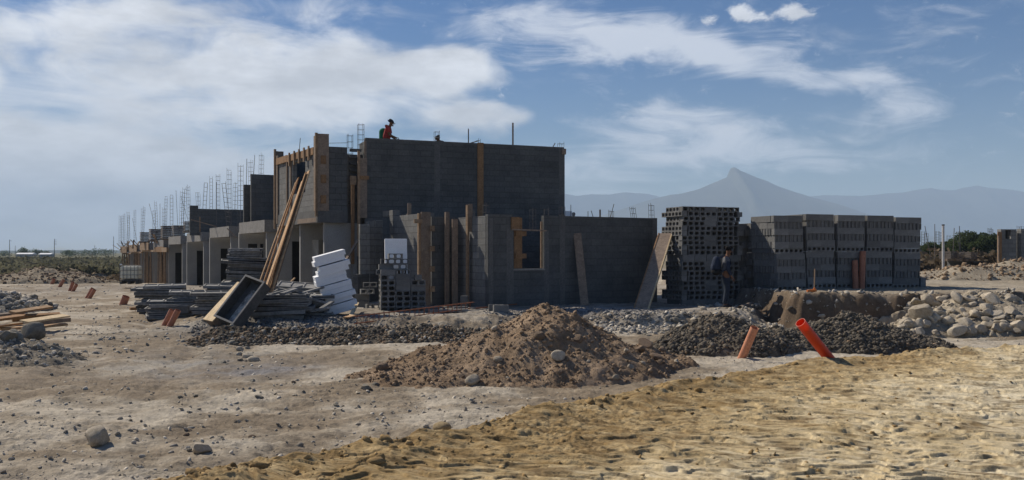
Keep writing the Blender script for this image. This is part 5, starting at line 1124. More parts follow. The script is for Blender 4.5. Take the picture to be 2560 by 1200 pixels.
# ------------------------------------------------------------------ boulders and stones one can tell apart
ROCKS = []
for i in range(10):
    v, f = stone_shape(3, 300 + i, 9 if i % 2 else 13, .08, .4 if i % 4 == 0 else .0); me = bpy.data.meshes.new('rock'); me.from_pydata([tuple(q) for q in v], [], [tuple(map(int, q)) for q in f]); me.update(); me.polygons.foreach_set('use_smooth', np.ones(len(me.polygons), bool)); me.set_sharp_from_angle(angle=R(24)); ROCKS.append(me)
ROCKM = {}
def rock(x, y, z, sc, mat='rock', label=None, group=None, i=None, sink=.35, flat=(1, 1, 1), rz=None):
    i = random.randrange(10) if i is None else i; key = (i, mat)
    if key not in ROCKM: me = ROCKS[i].copy(); me.materials.append(MAT[mat]); ROCKM[key] = me
    o = bpy.data.objects.new('rock' if sc < .22 else 'boulder', ROCKM[key]); COL.objects.link(o); o.scale = (sc * flat[0], sc * flat[1], sc * flat[2]); o.rotation_euler = (jit(.3), jit(.3), random.uniform(0, 6.28) if rz is None else rz)
    o.location = (x, y, z + sc * flat[2] * .78 * (1 - 2 * sink) ); return tag(o, label, 'boulder' if sc >= .22 else 'rock', group)
def rock_px(px, py, wpx, z, mat, label, i=None, flat=(1, 1, .85), group=None, sink=.3):
    d = GD(py, z); x = PX(px, d); zz = float(top_z(np.array([x]), np.array([d]))[0]); return rock(x, d, zz, wpx * d / F / 2, mat, label, group, i, sink, flat)
rock_px(245, 1103, 80, -.28, 'rock', 'lone rounded boulder on the bare dirt at lower left', 0, (1, .9, .95), sink=.2)
rock_px(503, 1130, 58, -.25, 'rock', 'smooth flattish stone near the road edge, lower left', 2, (1, .8, .75), sink=.22); rock_px(474, 1124, 16, -.25, 'rock_grey', 'little grey stone touching the left of the smooth flattish stone', 3)
rock_px(466, 1082, 18, -.28, 'clodrock', 'lower of two small brown clods right of the lone boulder', 4); rock_px(476, 1070, 13, -.28, 'clodrock', 'upper of two small brown clods right of the lone boulder', 5)
rock_px(549, 1090, 20, -.27, 'rock_grey', 'flat dark pebble left of a brown one before the road edge', 6, (1, .7, .5)); rock_px(630, 1090, 20, -.27, 'clodrock', 'brown stone on the dirt just above the road edge', 7, (1, .8, .7)); rock_px(489, 994, 14, -.3, 'rock_grey', 'small dark stone alone on the dirt above the brown clods', 8); rock_px(512, 1006, 28, -.3, 'rock', 'pale flat stone below the small dark one', 9, (1, .8, .35))
rock_px(1105, 1062, 70, -.22, 'tanrock', 'broad tan clod on the road edge below the dirt mound', 1, (1, .7, .62), sink=.2); rock_px(1200, 1058, 62, -.18, 'tanrock', 'low yellow clod beside the broad tan one', 3, (1, .7, .45)); rock_px(1263, 1042, 62, -.15, 'tanrock2', 'dark crumbly clod at the road edge right of the yellow one', 5, (1, .8, .5)); rock_px(812, 1108, 28, -.2, 'tanrock', 'small tan clod on the road edge', 7, (1, .8, .7)); rock_px(800, 1140, 24, -.1, 'tanrock2', 'dark clod just inside the road edge', 8, (1, .8, .6)); rock_px(735, 1125, 20, -.2, 'tanrock2', 'small dark clod on the road edge left of the tan one', 2)
rock_px(917, 975, 38, -.3, 'rock_grey', 'smooth oval grey stone at the left foot of the dirt mound', 2, (1, .75, .7)); rock_px(938, 962, 20, -.3, 'rock_grey', 'small round stone behind the oval grey one', 4); rock_px(897, 984, 16, -.3, 'rock', 'flat chip in front of the oval grey stone', 6, (1, .8, .5)); rock_px(840, 1012, 24, -.3, 'rock_grey', 'flat grey stone in the dirt left of the oval one', 9, (1, .8, .4)); rock_px(735, 992, 22, -.3, 'rock', 'flat pale stone in the middle of the dirt', 1, (1, .8, .4)); rock_px(648, 1000, 28, -.3, 'rock_grey', 'low grey stone patch piece in the middle of the dirt', 3, (1, .8, .35)); rock_px(632, 952, 16, -.3, 'rock_grey', 'dark stone by the grey stain on the dirt', 5); rock_px(734, 957, 12, -.3, 'clodrock', 'dark little clod right of the grey stain', 7)
rock_px(577, 855, 32, -.25, 'rock_grey', 'flat topped grey boulder left of the stone bank', 6, (1, .8, .6)); rock_px(556, 903, 34, -.3, 'rock_grey', 'low dark grey stone on the dirt before the stone bank', 8, (1, .7, .45)); rock_px(520, 893, 40, -.3, 'rock', 'flat pale stone beside the low dark grey one', 0, (1, .7, .3))
for px, py, w, lb in ((598, 882, 20, 'small stone at the left end of the stone bank'), (600, 896, 16, 'smallest stone at the left foot of the stone bank'), (617, 890, 26, 'pale round stone at the left foot of the stone bank'), (634, 898, 34, 'pale flat stone in front of the stone bank'), (598, 873, 24, 'brown stone at the upper left end of the stone bank')): rock_px(px, py, w, -.28, 'rock', lb)
o_b = (MOUNDS[6]);
for px, py, w, mt, lb in ((700, 842, 34, 'rock_grey', 'largest grey stone on the left of the stone bank'), (978, 832, 26, 'rock', 'round pale stone high on the right of the stone bank'), (727, 848, 20, 'rock_grey', 'stone beside the largest one on the bank'), (1005, 818, 36, 'rock_grey', 'long dark stone on top of the stone bank'), (1024, 838, 18, 'rock', 'small pale stone at the right of the bank'), (830, 842, 16, 'rock', 'small pale stone in the middle of the bank'), (678, 876, 16, 'rock', 'pale stone low on the left of the bank'), (920, 880, 14, 'rock', 'pale stone at the foot of the bank'), (802, 850, 18, 'rock_grey', 'grey stone in the middle of the bank')):
    d = GD(py, -.1); x = PX(px, d); zz = float(mz(o_b, np.array([x]), np.array([d]))[0]); rock(x, d, zz, w * d / F / 2, mt, lb, None, None, .3)
def heap_rock(m, px, py, w, mat, lb, group=None, d0=None, i=None, flat=(1, .85, .8), sink=.25):
    """a stone lying on a heap where the sight line of that pixel meets it"""
    ds = np.arange(m[1][2], m[1][3], .03); x = (px - CX) * ds / F; z = HC + (HY - py) * ds / F; t = mz(m, x, ds); ok = np.where(t >= z)[0]
    d = ds[ok[0]] if len(ok) else (m[1][2] + m[1][3]) / 2
    x = PX(px, d); zz = float(mz(m, np.array([x]), np.array([d]))[0]); o_ = rock(x, d, zz, w * d / F / 2 * random.uniform(.85, 1.15), mat, lb, group, i, sink if i is not None else random.uniform(.2, .5), (flat[0] * random.uniform(.9, 1.25), flat[1], flat[2] * random.uniform(.75, 1.25))); o_.rotation_euler = (jit(.7), jit(.7), random.uniform(0, 6.28)) if i is None else o_.rotation_euler; return o_
for px, py, w, lb in ((1350, 845, 44, 'broad flat stone set in the middle of the dirt mound'), (1245, 902, 28, 'pale angular stone low on the front of the dirt mound'), (1398, 900, 40, 'curved pale stone right of middle in the dirt mound'), (1236, 825, 22, 'small stone on the upper left of the dirt mound'), (1268, 946, 16, 'whitish stone at the front foot of the dirt mound'), (1180, 958, 44, 'long pale broken piece at the front foot of the dirt mound'), (1443, 852, 36, 'brown stone on the right slope of the dirt mound'), (1470, 905, 18, 'round stone low on the right of the dirt mound'), (955, 925, 34, 'brown clod at the left tip of the dirt mound'), (1400, 935, 22, 'round brown stone at the foot right of the dirt mound')): heap_rock(MOUNDS[0], px, py, w, 'clodrock' if 'brown' in lb or 'broad' in lb else 'rock', lb)
for px, py, w, lb in ((1615, 862, 40, 'topmost brown boulder of the low spur right of the dirt mound'), (1600, 882, 34, 'brown boulder under the topmost one on the spur'), (1640, 898, 38, 'dark boulder on the right of the spur'), (1578, 921, 28, 'pale stone at the front of the spur'), (1650, 910, 24, 'pale brown stone at the right foot of the spur'), (1540, 948, 24, 'pinkish stone at the front foot of the spur'), (1608, 912, 16, 'small stone between the pale ones on the spur'), (1655, 880, 26, 'grey brown boulder at the top right of the spur'), (1690, 905, 18, 'last small stone right of the spur'), (1565, 880, 16, 'small pale stone on the left of the spur')): heap_rock(MOUNDS[0], px, py, w, 'clodrock' if 'brown' in lb or 'dark' in lb else 'rock', lb)
# boulders on the right heap
RB = [(2322, 757, 46, 'highest rounded boulder at the left end of the right heap'), (2300, 795, 66, 'big square shouldered boulder on the left of the right heap'), (2395, 750, 58, 'large smooth boulder near the top of the right heap'), (2478, 757, 56, 'tall sloping boulder right of the top of the heap'), (2300, 828, 46, 'flat oval boulder at the left foot of the right heap'), (2390, 838, 52, 'square pale boulder alone in front of the right heap'), (2470, 818, 50, 'broad boulder low on the right of the heap'), (2415, 812, 48, 'dark faced boulder in the middle of the heap'), (2372, 812, 34, 'flat stone between the big boulders of the heap'), (2260, 815, 40, 'pale stone at the left tip of the right heap'), (2466, 788, 34, 'round boulder on the right of the heap'), (2350, 790, 36, 'grey boulder behind the flat stone'), (2440, 780, 30, 'small boulder right of the middle of the heap'), (2530, 780, 44, 'boulder near the right edge of the heap'), (2545, 815, 40, 'dark boulder at the right edge low on the heap'), (2275, 780, 26, 'small pale boulder over the big square one'), (2340, 768, 24, 'small boulder under the highest one'), (2425, 762, 26, 'stone between the large smooth and the tall boulder'), (2505, 810, 30, 'rounded stone between the broad boulder and the right edge'), (2540, 752, 34, 'pale boulder at the top right edge of the heap'), (2365, 745, 28, 'stone left of the large smooth boulder'), (2480, 838, 26, 'stone at the front foot of the heap')]
for px, py, w, lb in RB: heap_rock(MOUNDS[3], px, py, w, 'rock', lb, 'boulders of the right heap', flat=(1, .85, .75))
for i in range(46): heap_rock(MOUNDS[3], random.uniform(2235, 2620), random.uniform(742, 835), random.uniform(26, 44), 'rock', 'rounded head sized pale stone between the boulders of the right heap', 'stones of the right heap', flat=(1, .85, .8))
for i in range(70): heap_rock(MOUNDS[3], random.uniform(2240, 2620), random.uniform(745, 840), random.uniform(12, 26), 'rock', 'small pale stone among the boulders of the right heap', 'small stones of the right heap')
# left heaps
heap_rock(MOUNDS[4], 82, 848, 66, 'rock_grey', 'biggest boulder on the earth heap at the left edge, smooth and rounded', None, i=0, flat=(1, .9, 1.0), sink=.18)
for px, py, w, lb in ((20, 850, 46, 'pale boulder at the left of the biggest one'), (128, 852, 26, 'grey stone right of the biggest boulder'), (142, 858, 22, 'second grey stone right of the biggest boulder'), (100, 872, 22, 'flat pale stone under the biggest boulder'), (150, 890, 20, 'stone low on the right of the left heap'), (40, 835, 40, 'dark boulder behind the biggest one'), (60, 890, 20, 'small stone in the front of the left heap'), (95, 925, 20, 'stone at the front foot of the left heap'), (210, 853, 16, 'white chip right of the left heap'), (10, 880, 18, 'stone at the left edge of the left heap')): heap_rock(MOUNDS[4], px, py, w, 'rock_grey', lb)
for i in range(60): heap_rock(MOUNDS[5], random.uniform(-40, 130), random.uniform(700, 775), random.uniform(10, 24), 'rock_grey', 'broken grey stone in the heap along the left street side', 'stones of the left street heap')
for i in range(34):
    px, py = random.uniform(150, 1250), random.uniform(880, 1120)
    d = GD(py, -.3); x = PX(px, d)
    if road_sd(np.array([x]), np.array([d]))[0] < -.1: rock_px(px, py, random.uniform(7, 15), -.3, random.choice(['rock', 'rock_grey']), 'small flat stone strewn on the bare foreground dirt', None, (1, .8, .45), 'small stones strewn over the foreground dirt', .3)
for px, py, w, lb in ((1640, 832, 22, 'pale stone in the trench before the tall block stack'), (1690, 815, 26, 'grey boulder in the trench left of the smaller dark heap'), (1665, 826, 18, 'whitish chunk in the trench'), (1760, 805, 24, 'boulder at the back of the smaller dark heap'), (1735, 815, 18, 'small boulder left of the smaller dark heap')): rock_px(px, py, w, -.3, 'rock_grey' if 'grey' in lb else 'rock', lb)

print('BLOCKS', NB[0])
# ------------------------------------------------------------------ mountains and low hills
def ridge(name, D, prof, width, seed, col, rough_=.05, res=(700, 60), kind='structure'):
    px = np.array([p[0] for p in prof], float); hh = np.array([(HY + 2 - p[1]) / F * D for p in prof]); X = (px - CX) / F * D
    xs = np.linspace(X[0], X[-1], res[0]); ys = np.linspace(D - width, D + width, res[1]); x, y = [q.ravel() for q in np.meshgrid(xs, ys)]
    v = (y - D) / width; sh = width * .06 * fbm(x / width * 2.2, y / width * 2.2, 4, seed)
    h = np.interp(x + sh * np.abs(v) * 2, X, hh); e = np.maximum(1 - np.abs(v) ** 1.15, 0)
    z = h * e * (1 + rough_ * 4 * (billow(x / width * 3.1, y / width * 3.1, 4, seed + 3) - .3) * np.minimum(np.abs(v) * 3, 1) * np.sign(.95 - np.abs(v)))
    z = z + h.max() * rough_ * .35 * fbm(x / width * 9, y / width * 3, 3, seed + 5) * e
    z = np.where(np.abs(v) > .97, -8, z - 4)
    o = mesh_obj(name, np.stack([x, y, z], 1), grid_faces(len(ys), len(xs)), MAT[col], smooth=True); tag(o, kind=kind); return o
MAT['mountain'] = simple('mountain_scrub', [(.3, (.055, .06, .045)), (.7, (.115, .115, .085))], .004, 1, 0)
MAT['far_wood'] = simple('far_wood', [(.3, (.035, .042, .028)), (.7, (.06, .068, .045))], .03, 1, 0)
ridge('mountain', 6000, [(1180, 640), (1412, 575), (1480, 545), (1560, 520), (1610, 503), (1640, 494), (1675, 486), (1703, 483), (1733, 475), (1750, 470), (1769, 462), (1799, 450), (1818, 441), (1823, 431), (1828, 418), (1833, 416), (1838, 418), (1850, 425.5), (1887, 442), (1916, 452), (1953, 468), (1997, 483), (2033, 494), (2070, 503), (2114, 516), (2158, 532), (2220, 560), (2330, 600), (2450, 640)], 1100, 401, 'mountain', .018)
ridge('mountain', 8300, [(1000, 640), (1150, 560), (1280, 505), (1360, 490), (1412, 484), (1440, 489), (1480, 485), (1520, 486), (1560, 480), (1620, 484), (1680, 500), (1760, 540), (1860, 640)], 1000, 411, 'mountain', .02)
ridge('mountain', 8000, [(1850, 640), (1950, 520), (2010, 492), (2060, 487), (2110, 488), (2150, 489), (2190, 486), (2230, 482), (2260, 480), (2300, 472), (2325, 469), (2350, 474), (2385, 475), (2410, 468), (2440, 463), (2465, 468), (2490, 470), (2530, 474), (2560, 480), (2700, 500), (2900, 470), (3200, 560), (3500, 640)], 1000, 421, 'mountain', .02)
ridge('hills', 2600, [(-900, 640), (-600, 622), (-200, 620), (0, 624), (100, 623), (200, 622), (300, 623), (380, 622), (600, 620), (900, 626), (1100, 640)], 350, 431, 'far_wood', .05)
ridge('hills', 1900, [(1900, 640), (2200, 622), (2400, 619), (2600, 615), (2900, 620), (3300, 640)], 300, 441, 'far_wood', .05)
# ------------------------------------------------------------------ scrub and trees
MAT['leaf'] = simple('scrub_leaf', [(.3, (.085, .083, .052)), (.7, (.145, .140, .092))], .8, .9, 0, vary=.4, attr='rnd')
MAT['leaf_dark'] = simple('tree_leaf', [(.3, (.040, .058, .020)), (.7, (.085, .112, .045))], .8, .9, 0, vary=.4, attr='rnd')
MAT['twig'] = simple('dry_twig', [(.3, (.10, .075, .05)), (.7, (.18, .14, .095))], 3, .95, 0, vary=.3, attr='rnd')
leafy(MAT['leaf']); leafy(MAT['leaf_dark']); leafy(MAT['twig'], .3)
MAT['bark'] = simple('bark', [(.3, (.06, .048, .036)), (.7, (.11, .09, .07))], 6, .95, .01, 20)
def leaf_cloud(name, mat, pts, size, parent=None, kind=None):
    n = len(pts); Rm = rot_mats(n, .8); q = np.array([(-.5, -.28, 0), (.5, -.28, 0), (.5, .28, 0), (-.5, .28, 0)])
    V = np.einsum('nij,kj->nki', Rm, q) * size[:, None, None] + pts[:, None, :]; off = np.array(parent.location) if parent is not None else np.zeros(3)
    o = mesh_obj(name, V.reshape(-1, 3) - off, np.arange(4 * n).reshape(-1, 4), MAT[mat], parent, rnd=np.repeat(rng.uniform(0, 1, n), 4))
    if kind: tag(o, kind=kind)
    return o
def scrub(name, n, box, hgt, mat, size, seed, cond=None):
    a0, a1, d0, d1 = box; a = np.radians(rng.uniform(a0, a1, n)); d = d0 + (d1 - d0) * rng.uniform(0, 1, n) ** 1.5; x = d * np.sin(a); y = d * np.cos(a)
    m = fbm(x * .06, y * .06, 3, seed) + .7 * fbm(x * .35, y * .35, 2, seed + 1); top = hgt * np.clip(.45 + 1.1 * m, .08, 1.3); z = base_z(x, y) + top * rng.uniform(0, 1, n) ** .7
    k = np.ones(n, bool) if cond is None else cond(x, y)
    return leaf_cloud(name, mat, np.stack([x, y, z], 1)[k], (size * rng.uniform(.5, 1.4, n) * (1 + d / 260))[k], None, 'stuff')
scrub('scrub', 60000, (-46, -17, 92, 330), 1.35, 'leaf', .30, 501)
scrub('dry_grass', 22000, (-46, -20, 84, 260), .8, 'twig', .26, 507)
scrub('scrub', 26000, (17, 40, 60, 200), .9, 'leaf', .28, 513)
scrub('dry_brush', 5000, (20.5, 33, 52, 80), 1.0, 'twig', .22, 519)
def tree(px, base_py_z, d, wpx, hpx, label, name='tree', n=7000, mat='leaf_dark', group=None):
    w = wpx * d / F; h = hpx * d / F; x = PX(px, d); zb = base_py_z; e = empty(name, (x, d, zb), label, 'tree', group); m = MB()
    top = Vector((x + jit(.1) * w, d, zb + h * .55)); m.tube((x, d, zb - .2), top, .035 * h, 8, .018 * h); cents = []
    for k in range(9):
        a = random.uniform(0, 6.28); r_ = w * .34 * random.uniform(.4, 1); c = Vector((x + math.cos(a) * r_, d + math.sin(a) * r_, zb + h * random.uniform(.42, .86))); s = Vector((x, d, zb)).lerp(top, random.uniform(.35, 1)); m.tube(s, c, .013 * h, 6, .005 * h); cents.append((c, w * random.uniform(.17, .27)))
    m.build('trunk', MAT['bark'], e); P = []; 
    for c, r_ in cents + [(Vector((x, d, zb + h * .3)), w * .34)]:
        k = n // 10; v = rng.normal(size=(k, 3)); v /= np.linalg.norm(v, axis=1)[:, None]; rr = rng.uniform(.35, 1.1, k) ** .6 * r_ * (1 + .35 * fbm(v[:, 0] * 2.2 + c.x, v[:, 1] * 2.2 + v[:, 2] * 1.9, 2, 601)); p = v * rr[:, None]; p[:, 2] *= .8; P.append(p + np.array(c))
    P = np.concatenate(P); leaf_cloud('crown', mat, P, (np.full(len(P), .030 * h) + .008 * w) * (1 if n > 2000 else 2) * rng.uniform(.6, 1.4, len(P)), e); return e
gT = 'trees behind the far block house'
for px, d, w, h, lb in ((2412, 92, 96, 52, 'broad dark green tree left of the gap behind the pale post'), (2475, 96, 90, 54, 'tallest dark green tree behind the slumped sack'), (2448, 88, 60, 40, 'low dark green tree in the dip between the two tall ones'), (2372, 94, 56, 36, 'low bushy tree just right of the pale post'), (2330, 90, 60, 32, 'small bushy tree right of the long block row'), (2520, 95, 80, 40, 'dark green tree mostly behind the far block house'), (2600, 98, 110, 50, 'dark tree beyond the right edge of the far block house')): tree(px, .3, d, w, h + 32, lb, group=gT)
for px, d, w, h, lb in ((66, 460, 44, 20, 'round dark tree clump on the left horizon'), (92, 470, 30, 15, 'smaller dark tree right of the round clump on the horizon'), (118, 500, 26, 10, 'low dark tree near the right white roof on the horizon'), (165, 520, 46, 12, 'wide dark tree right of the white roofs on the horizon'), (190, 480, 40, 11, 'dark tree middle of the left horizon'), (228, 500, 50, 12, 'dark tree nearest the timber shored houses on the horizon'), (12, 520, 40, 9, 'low dark tree at the left end of the horizon'), (270, 540, 50, 11, 'pale dark tree at the edge of the far houses on the horizon')): tree(px, -1.05, d, w, h + 3, lb, n=900, mat='leaf_dark', group='trees on the left horizon')
for px0, px1, py, d, lb in ((40, 80, 632.5, 430, 'long low shed with white roof on the left horizon'), (97, 126, 633, 430, 'shorter low shed with white roof right of the long one')):
    x0, x1 = PX(px0, d), PX(px1, d); e = empty('low_shed', ((x0 + x1) / 2, d, -1.05), lb, 'shed'); zt = PZ(py, d); MB().box(((x0 + x1) / 2, d + 2, (zt - 1.5) / 2 - .3), (x1 - x0, 4, zt + 1.0), None).build('shed_wall', MAT['plaster'], e)
    MB().add([(x0 - .2, d - .3, zt - .5), (x1 + .2, d - .3, zt - .5), (x1 + .2, d + 2, zt + .1), (x0 - .2, d + 2, zt + .1), (x1 + .2, d + 4.3, zt - .5), (x0 - .2, d + 4.3, zt - .5), (x0 - .2, d - .3, zt - .62), (x1 + .2, d - .3, zt - .62), (x1 + .2, d + 4.3, zt - .62), (x0 - .2, d + 4.3, zt - .62)], [(0, 1, 2, 3), (3, 2, 4, 5), (0, 6, 7, 1), (4, 8, 9, 5), (7, 6, 9, 8), (0, 3, 5, 9, 6), (1, 7, 8, 4, 2)]).build('roof', MAT['foam'], e)
for px, py, d, lb, arms in ((24, 599, 420, 'plain utility pole at the far left of the horizon', 1), (136, 597, 400, 'utility pole with many short arms on the left horizon', 4), (237, 613, 520, 'short thin utility pole far off on the left horizon', 0), (284, 591, 430, 'tall thin utility pole just left of the far formwork', 0), (38, 614, 560, 'very short pole right of the plain one on the horizon', 0)):
    x = PX(px, d); e = empty('utility_pole', (x, d, -1.1), lb, 'utility pole', 'utility poles on the horizon'); MB().tube((x, d, -1.2), (x, d, PZ(py, d)), .17, 8, .11).build('pole_shaft', MAT['concrete_dark'], e)
    if arms:
        m = MB()
        for k in range(arms): z_ = PZ(py + 3 + 4 * k, d); m.bar((x - .1, d, z_), (x + 1.0, d, z_), .12, .12)
        m.build('cross_arm', MAT['concrete_dark'], e)
# far unfinished house behind the trees with rods on top
d = 140; fh = empty('unfinished_house', (PX(2420, d), d, .4), 'hazy far unfinished house behind the trees with tall rods on its roof', 'house'); wall(fh, 'wall', (PX(2300, d), d), (PX(2560, d), d + 6), .2, 2.6, .3, 'blockwall')
for px, py in ((2308, 578), (2316, 582), (2344, 578), (2352, 580), (2372, 588), (2396, 578), (2474, 570), (2478, 572), (2444, 590)): cage(fh, (PX(px, d), d), 2.4, PZ(py, d), .45, r=.022, step=.4)

# ------------------------------------------------------------------ people
def skin(name, verts, edges, radii, mat, parent, sub=2, root=0, extra=None):
    me = bpy.data.meshes.new(name); me.from_pydata([tuple(v) for v in verts], edges, []); o = bpy.data.objects.new(name, me); COL.objects.link(o)
    o.modifiers.new('s', 'SKIN'); m = o.modifiers.new('u', 'SUBSURF'); m.levels = m.render_levels = sub
    if not me.skin_vertices: me.skin_vertices.new()
    for i, r_ in enumerate(radii): me.skin_vertices[0].data[i].radius = r_ if isinstance(r_, tuple) else (r_, r_); me.skin_vertices[0].data[i].use_root = (i == root)
    dg = bpy.context.evaluated_depsgraph_get(); dg.update(); m2 = bpy.data.meshes.new_from_object(o.evaluated_get(dg)); bpy.data.objects.remove(o)
    if extra:
        bm = bmesh.new(); bm.from_mesh(m2); t = bpy.data.meshes.new('t'); t.from_pydata([tuple(q) for q in np.concatenate(extra.v)], [], extra.f); bm.from_mesh(t); bm.to_mesh(m2); bm.free()
    m2.materials.clear(); m2.materials.append(MAT[mat]); m2.polygons.foreach_set('use_smooth', np.ones(len(m2.polygons), bool))
    r_ = bpy.data.objects.new(name, m2); COL.objects.link(r_); r_.parent = parent; return r_
def fabric(name, c, v=.15): MAT[name] = simple(name, [(.3, tuple(q * .8 for q in c)), (.7, tuple(min(1, q * 1.2) for q in c))], 6, .9, .004, 50)
fabric('skin', (.17, .09, .055)); fabric('hair', (.012, .010, .009)); fabric('jeans', (.025, .035, .052)); fabric('shirt_grey', (.11, .115, .13)); fabric('sleeve_navy', (.025, .033, .055)); fabric('shoe', (.03, .03, .035)); fabric('red_shirt', (.34, .05, .045)); fabric('dark_cloth', (.03, .032, .036)); fabric('pack_navy', (.025, .035, .06)); fabric('pack_black', (.015, .016, .018)); fabric('mask', (.02, .02, .022)); fabric('navy_cloth', (.03, .03, .11)); fabric('green_plastic', (.015, .16, .085)); fabric('pale_cloth', (.38, .36, .33))
def ell(m, c, r3, n=12, k=8, Rm=None):
    v = []; f = []
    for i in range(k + 1):
        t = math.pi * i / k
        for j in range(n): a = 2 * math.pi * j / n; p = np.array((math.sin(t) * math.cos(a) * r3[0], math.sin(t) * math.sin(a) * r3[1], math.cos(t) * r3[2])); v.append((Rm @ p if Rm is not None else p) + np.array(c))
    for i in range(k):
        for j in range(n): f.append((i * n + j, (i + 1) * n + j, (i + 1) * n + (j + 1) % n, i * n + (j + 1) % n))
    m.add(v, f)
def person(loc, rz, label, J, top, sleeve, trousers, loose=1.0):
    """J: joints in metres, +x is where the person faces, +y the person's left"""
    e = empty('person', loc, label, 'person', None, rz); V = lambda k: Vector(J[k])
    names = ['pelvis', 'belly', 'chest', 'neck', 'jaw', 'head', 'crown']; vs = [J[k] for k in names]; ed = [(i, i + 1) for i in range(6)]; rd = [(.13, .10), (.13, .105), (.16, .115), .055, .066, .085, .06]
    for s in ('l', 'r'):
        for chain, rr_, base in ((('sh', 'el', 'wr', 'palm'), (.058, .043, .028, .032), 2), (('hip', 'kn', 'an', 'toe'), (.085, .058, .04, .034), 0)):
            prev = base
            for k, r_ in zip(chain, rr_): vs.append(J[k + s]); rd.append(r_); ed.append((prev, len(vs) - 1)); prev = len(vs) - 1
    ex = MB()
    for s, sg in (('l', 1), ('r', -1)):                    # five fingers, curled a little, of unequal length
        w_, p_ = V('wr' + s), V('palm' + s); dr = (p_ - w_).normalized(); side = Vector((1, 0, 0)); side = (side - dr * side.dot(dr)).normalized(); inw = dr.cross(side) * -sg
        for i, L_ in enumerate((.062, .072, .068, .052)):
            a = p_ + side * (.026 - .0175 * i) + dr * .015; b = a + dr * L_ * .6 + inw * .006; c = b + dr * L_ * .4 + inw * .018; ex.tube(a, b, .0088, 6, .008); ex.tube(b, c, .008, 6, .0055)
        a = p_ + side * .024 - dr * .02; b = a + side * .022 + dr * .03; ex.tube(a, b, .0105, 6, .009); ex.tube(b, b + dr * .028 + side * .004, .009, 6, .006)
    h, c_ = V('head'), V('crown'); up = (c_ - V('jaw')).normalized(); fw = Vector(J['face']).normalized(); lf = up.cross(fw)
    ex.tube(h + fw * .075 + up * .012, h + fw * .108 - up * .026, .008, 6, .016)   # nose
    Rh = basis(fw, lf, up)
    for sg in (1, -1): ell(ex, h + lf * .083 * sg - fw * .005 - up * .015, (.022, .010, .032), 8, 6, Rh); ell(ex, h + fw * .083 + lf * .03 * sg + up * .018, (.010, .014, .009), 8, 5, Rh)
    ell(ex, h + fw * .078 - up * .055, (.014, .028, .010), 8, 5, Rh); ell(ex, h + fw * .055 - up * .085, (.03, .04, .025), 8, 5, Rh)
    skin('body', vs, ed, rd, 'skin', e, 2, 0, ex)
    # clothes follow the same joints a little further out
    sv = [J['pelvis'], J['belly'], J['chest'], tuple(V('chest').lerp(V('neck'), .55))]; se = [(0, 1), (1, 2), (2, 3)]; sr = [(.155, .125), (.155, .128), (.18, .135), (.10, .085)]
    for s in 'lr':
        sv += [J['sh' + s], tuple(V('sh' + s).lerp(V('el' + s), .75))]; n = len(sv); se += [(2, n - 2), (n - 2, n - 1)]; sr += [.076, .066]
    sr = [tuple(q * loose for q in r_) if isinstance(r_, tuple) else r_ * loose for r_ in sr]
    skin('shirt', sv, se, sr, top, e, 2, 0)
    if sleeve:
        for s in 'lr': a, b, c = V('sh' + s).lerp(V('el' + s), .12), V('el' + s), V('el' + s).lerp(V('wr' + s), .92); skin('sleeve', [a, b, c], [(0, 1), (1, 2)], [.083, .062, .045], sleeve, e, 2, 0)
    tv = [J['pelvis'], tuple(V('pelvis').lerp(V('belly'), .45))]; te = [(0, 1)]; tr_ = [(.158, .125), (.148, .118)]
    for s in 'lr':
        tv += [J['hip' + s], J['kn' + s], tuple(V('an' + s) - Vector((0, 0, .02)))]; n = len(tv); te += [(0, n - 3), (n - 3, n - 2), (n - 2, n - 1)]; tr_ += [.108, .078, .064]
    skin('trousers', tv, te, tr_, trousers, e, 2, 0)
    for s in 'lr':
        m = MB(); t = V('toe' + s); a = V('an' + s); dv = (t - a); dv.z = 0; dv.normalize(); ell(m, (a + t) / 2 + dv * .01 - Vector((0, 0, .02)), (.135, .05, .05), 12, 8, basis(dv, Vector((0, 0, 1)).cross(dv), (0, 0, 1))); v = np.concatenate(m.v); mesh_obj('shoe', v, m.f, MAT['shoe'], e, smooth=True)
    return e, h, up, fw, lf, Rh
def hairpiece(e, name, c, r3, Rm, mat): m = MB(); ell(m, c, r3, 16, 10, Rm); return mesh_obj(name, np.concatenate(m.v), m.f, MAT[mat], e, smooth=True)
# the man standing by the tall stack, seen from his right side
d = 25.2; X_ = PX(1815, d); zg = float(ground_z(np.array([X_]), np.array([d]))[0])
J = dict(pelvis=(0, 0, .93), belly=(-.005, 0, 1.08), chest=(-.02, 0, 1.30), neck=(.035, 0, 1.47), jaw=(.075, 0, 1.535), head=(.085, 0, 1.615), crown=(.075, 0, 1.69), face=(.93, 0, -.36),
         shl=(-.01, .17, 1.385), ell=(.02, .23, 1.12), wrl=(.10, .22, .90), palml=(.13, .21, .83), shr=(-.01, -.17, 1.385), elr=(.0, -.235, 1.11), wrr=(.10, -.225, .89), palmr=(.14, -.215, .82),
         hipl=(.0, .09, .86), knl=(.045, .10, .48), anl=(-.03, .10, .09), toel=(.12, .11, .04), hipr=(0, -.09, .86), knr=(.01, -.10, .48), anr=(-.07, -.10, .09), toer=(.08, -.11, .04))
e, h, up, fw, lf, Rh = person((X_, d, zg), .0, 'man in jeans, dark sleeved pale shirt and dark mask, standing by the tall block stack', J, 'shirt_grey', 'sleeve_navy', 'jeans')
hairpiece(e, 'hair', h + up * .042 - fw * .022, (.098, .092, .080), Rh, 'hair'); hairpiece(e, 'face_mask', h + fw * .058 - up * .055, (.052, .064, .046), Rh, 'mask')
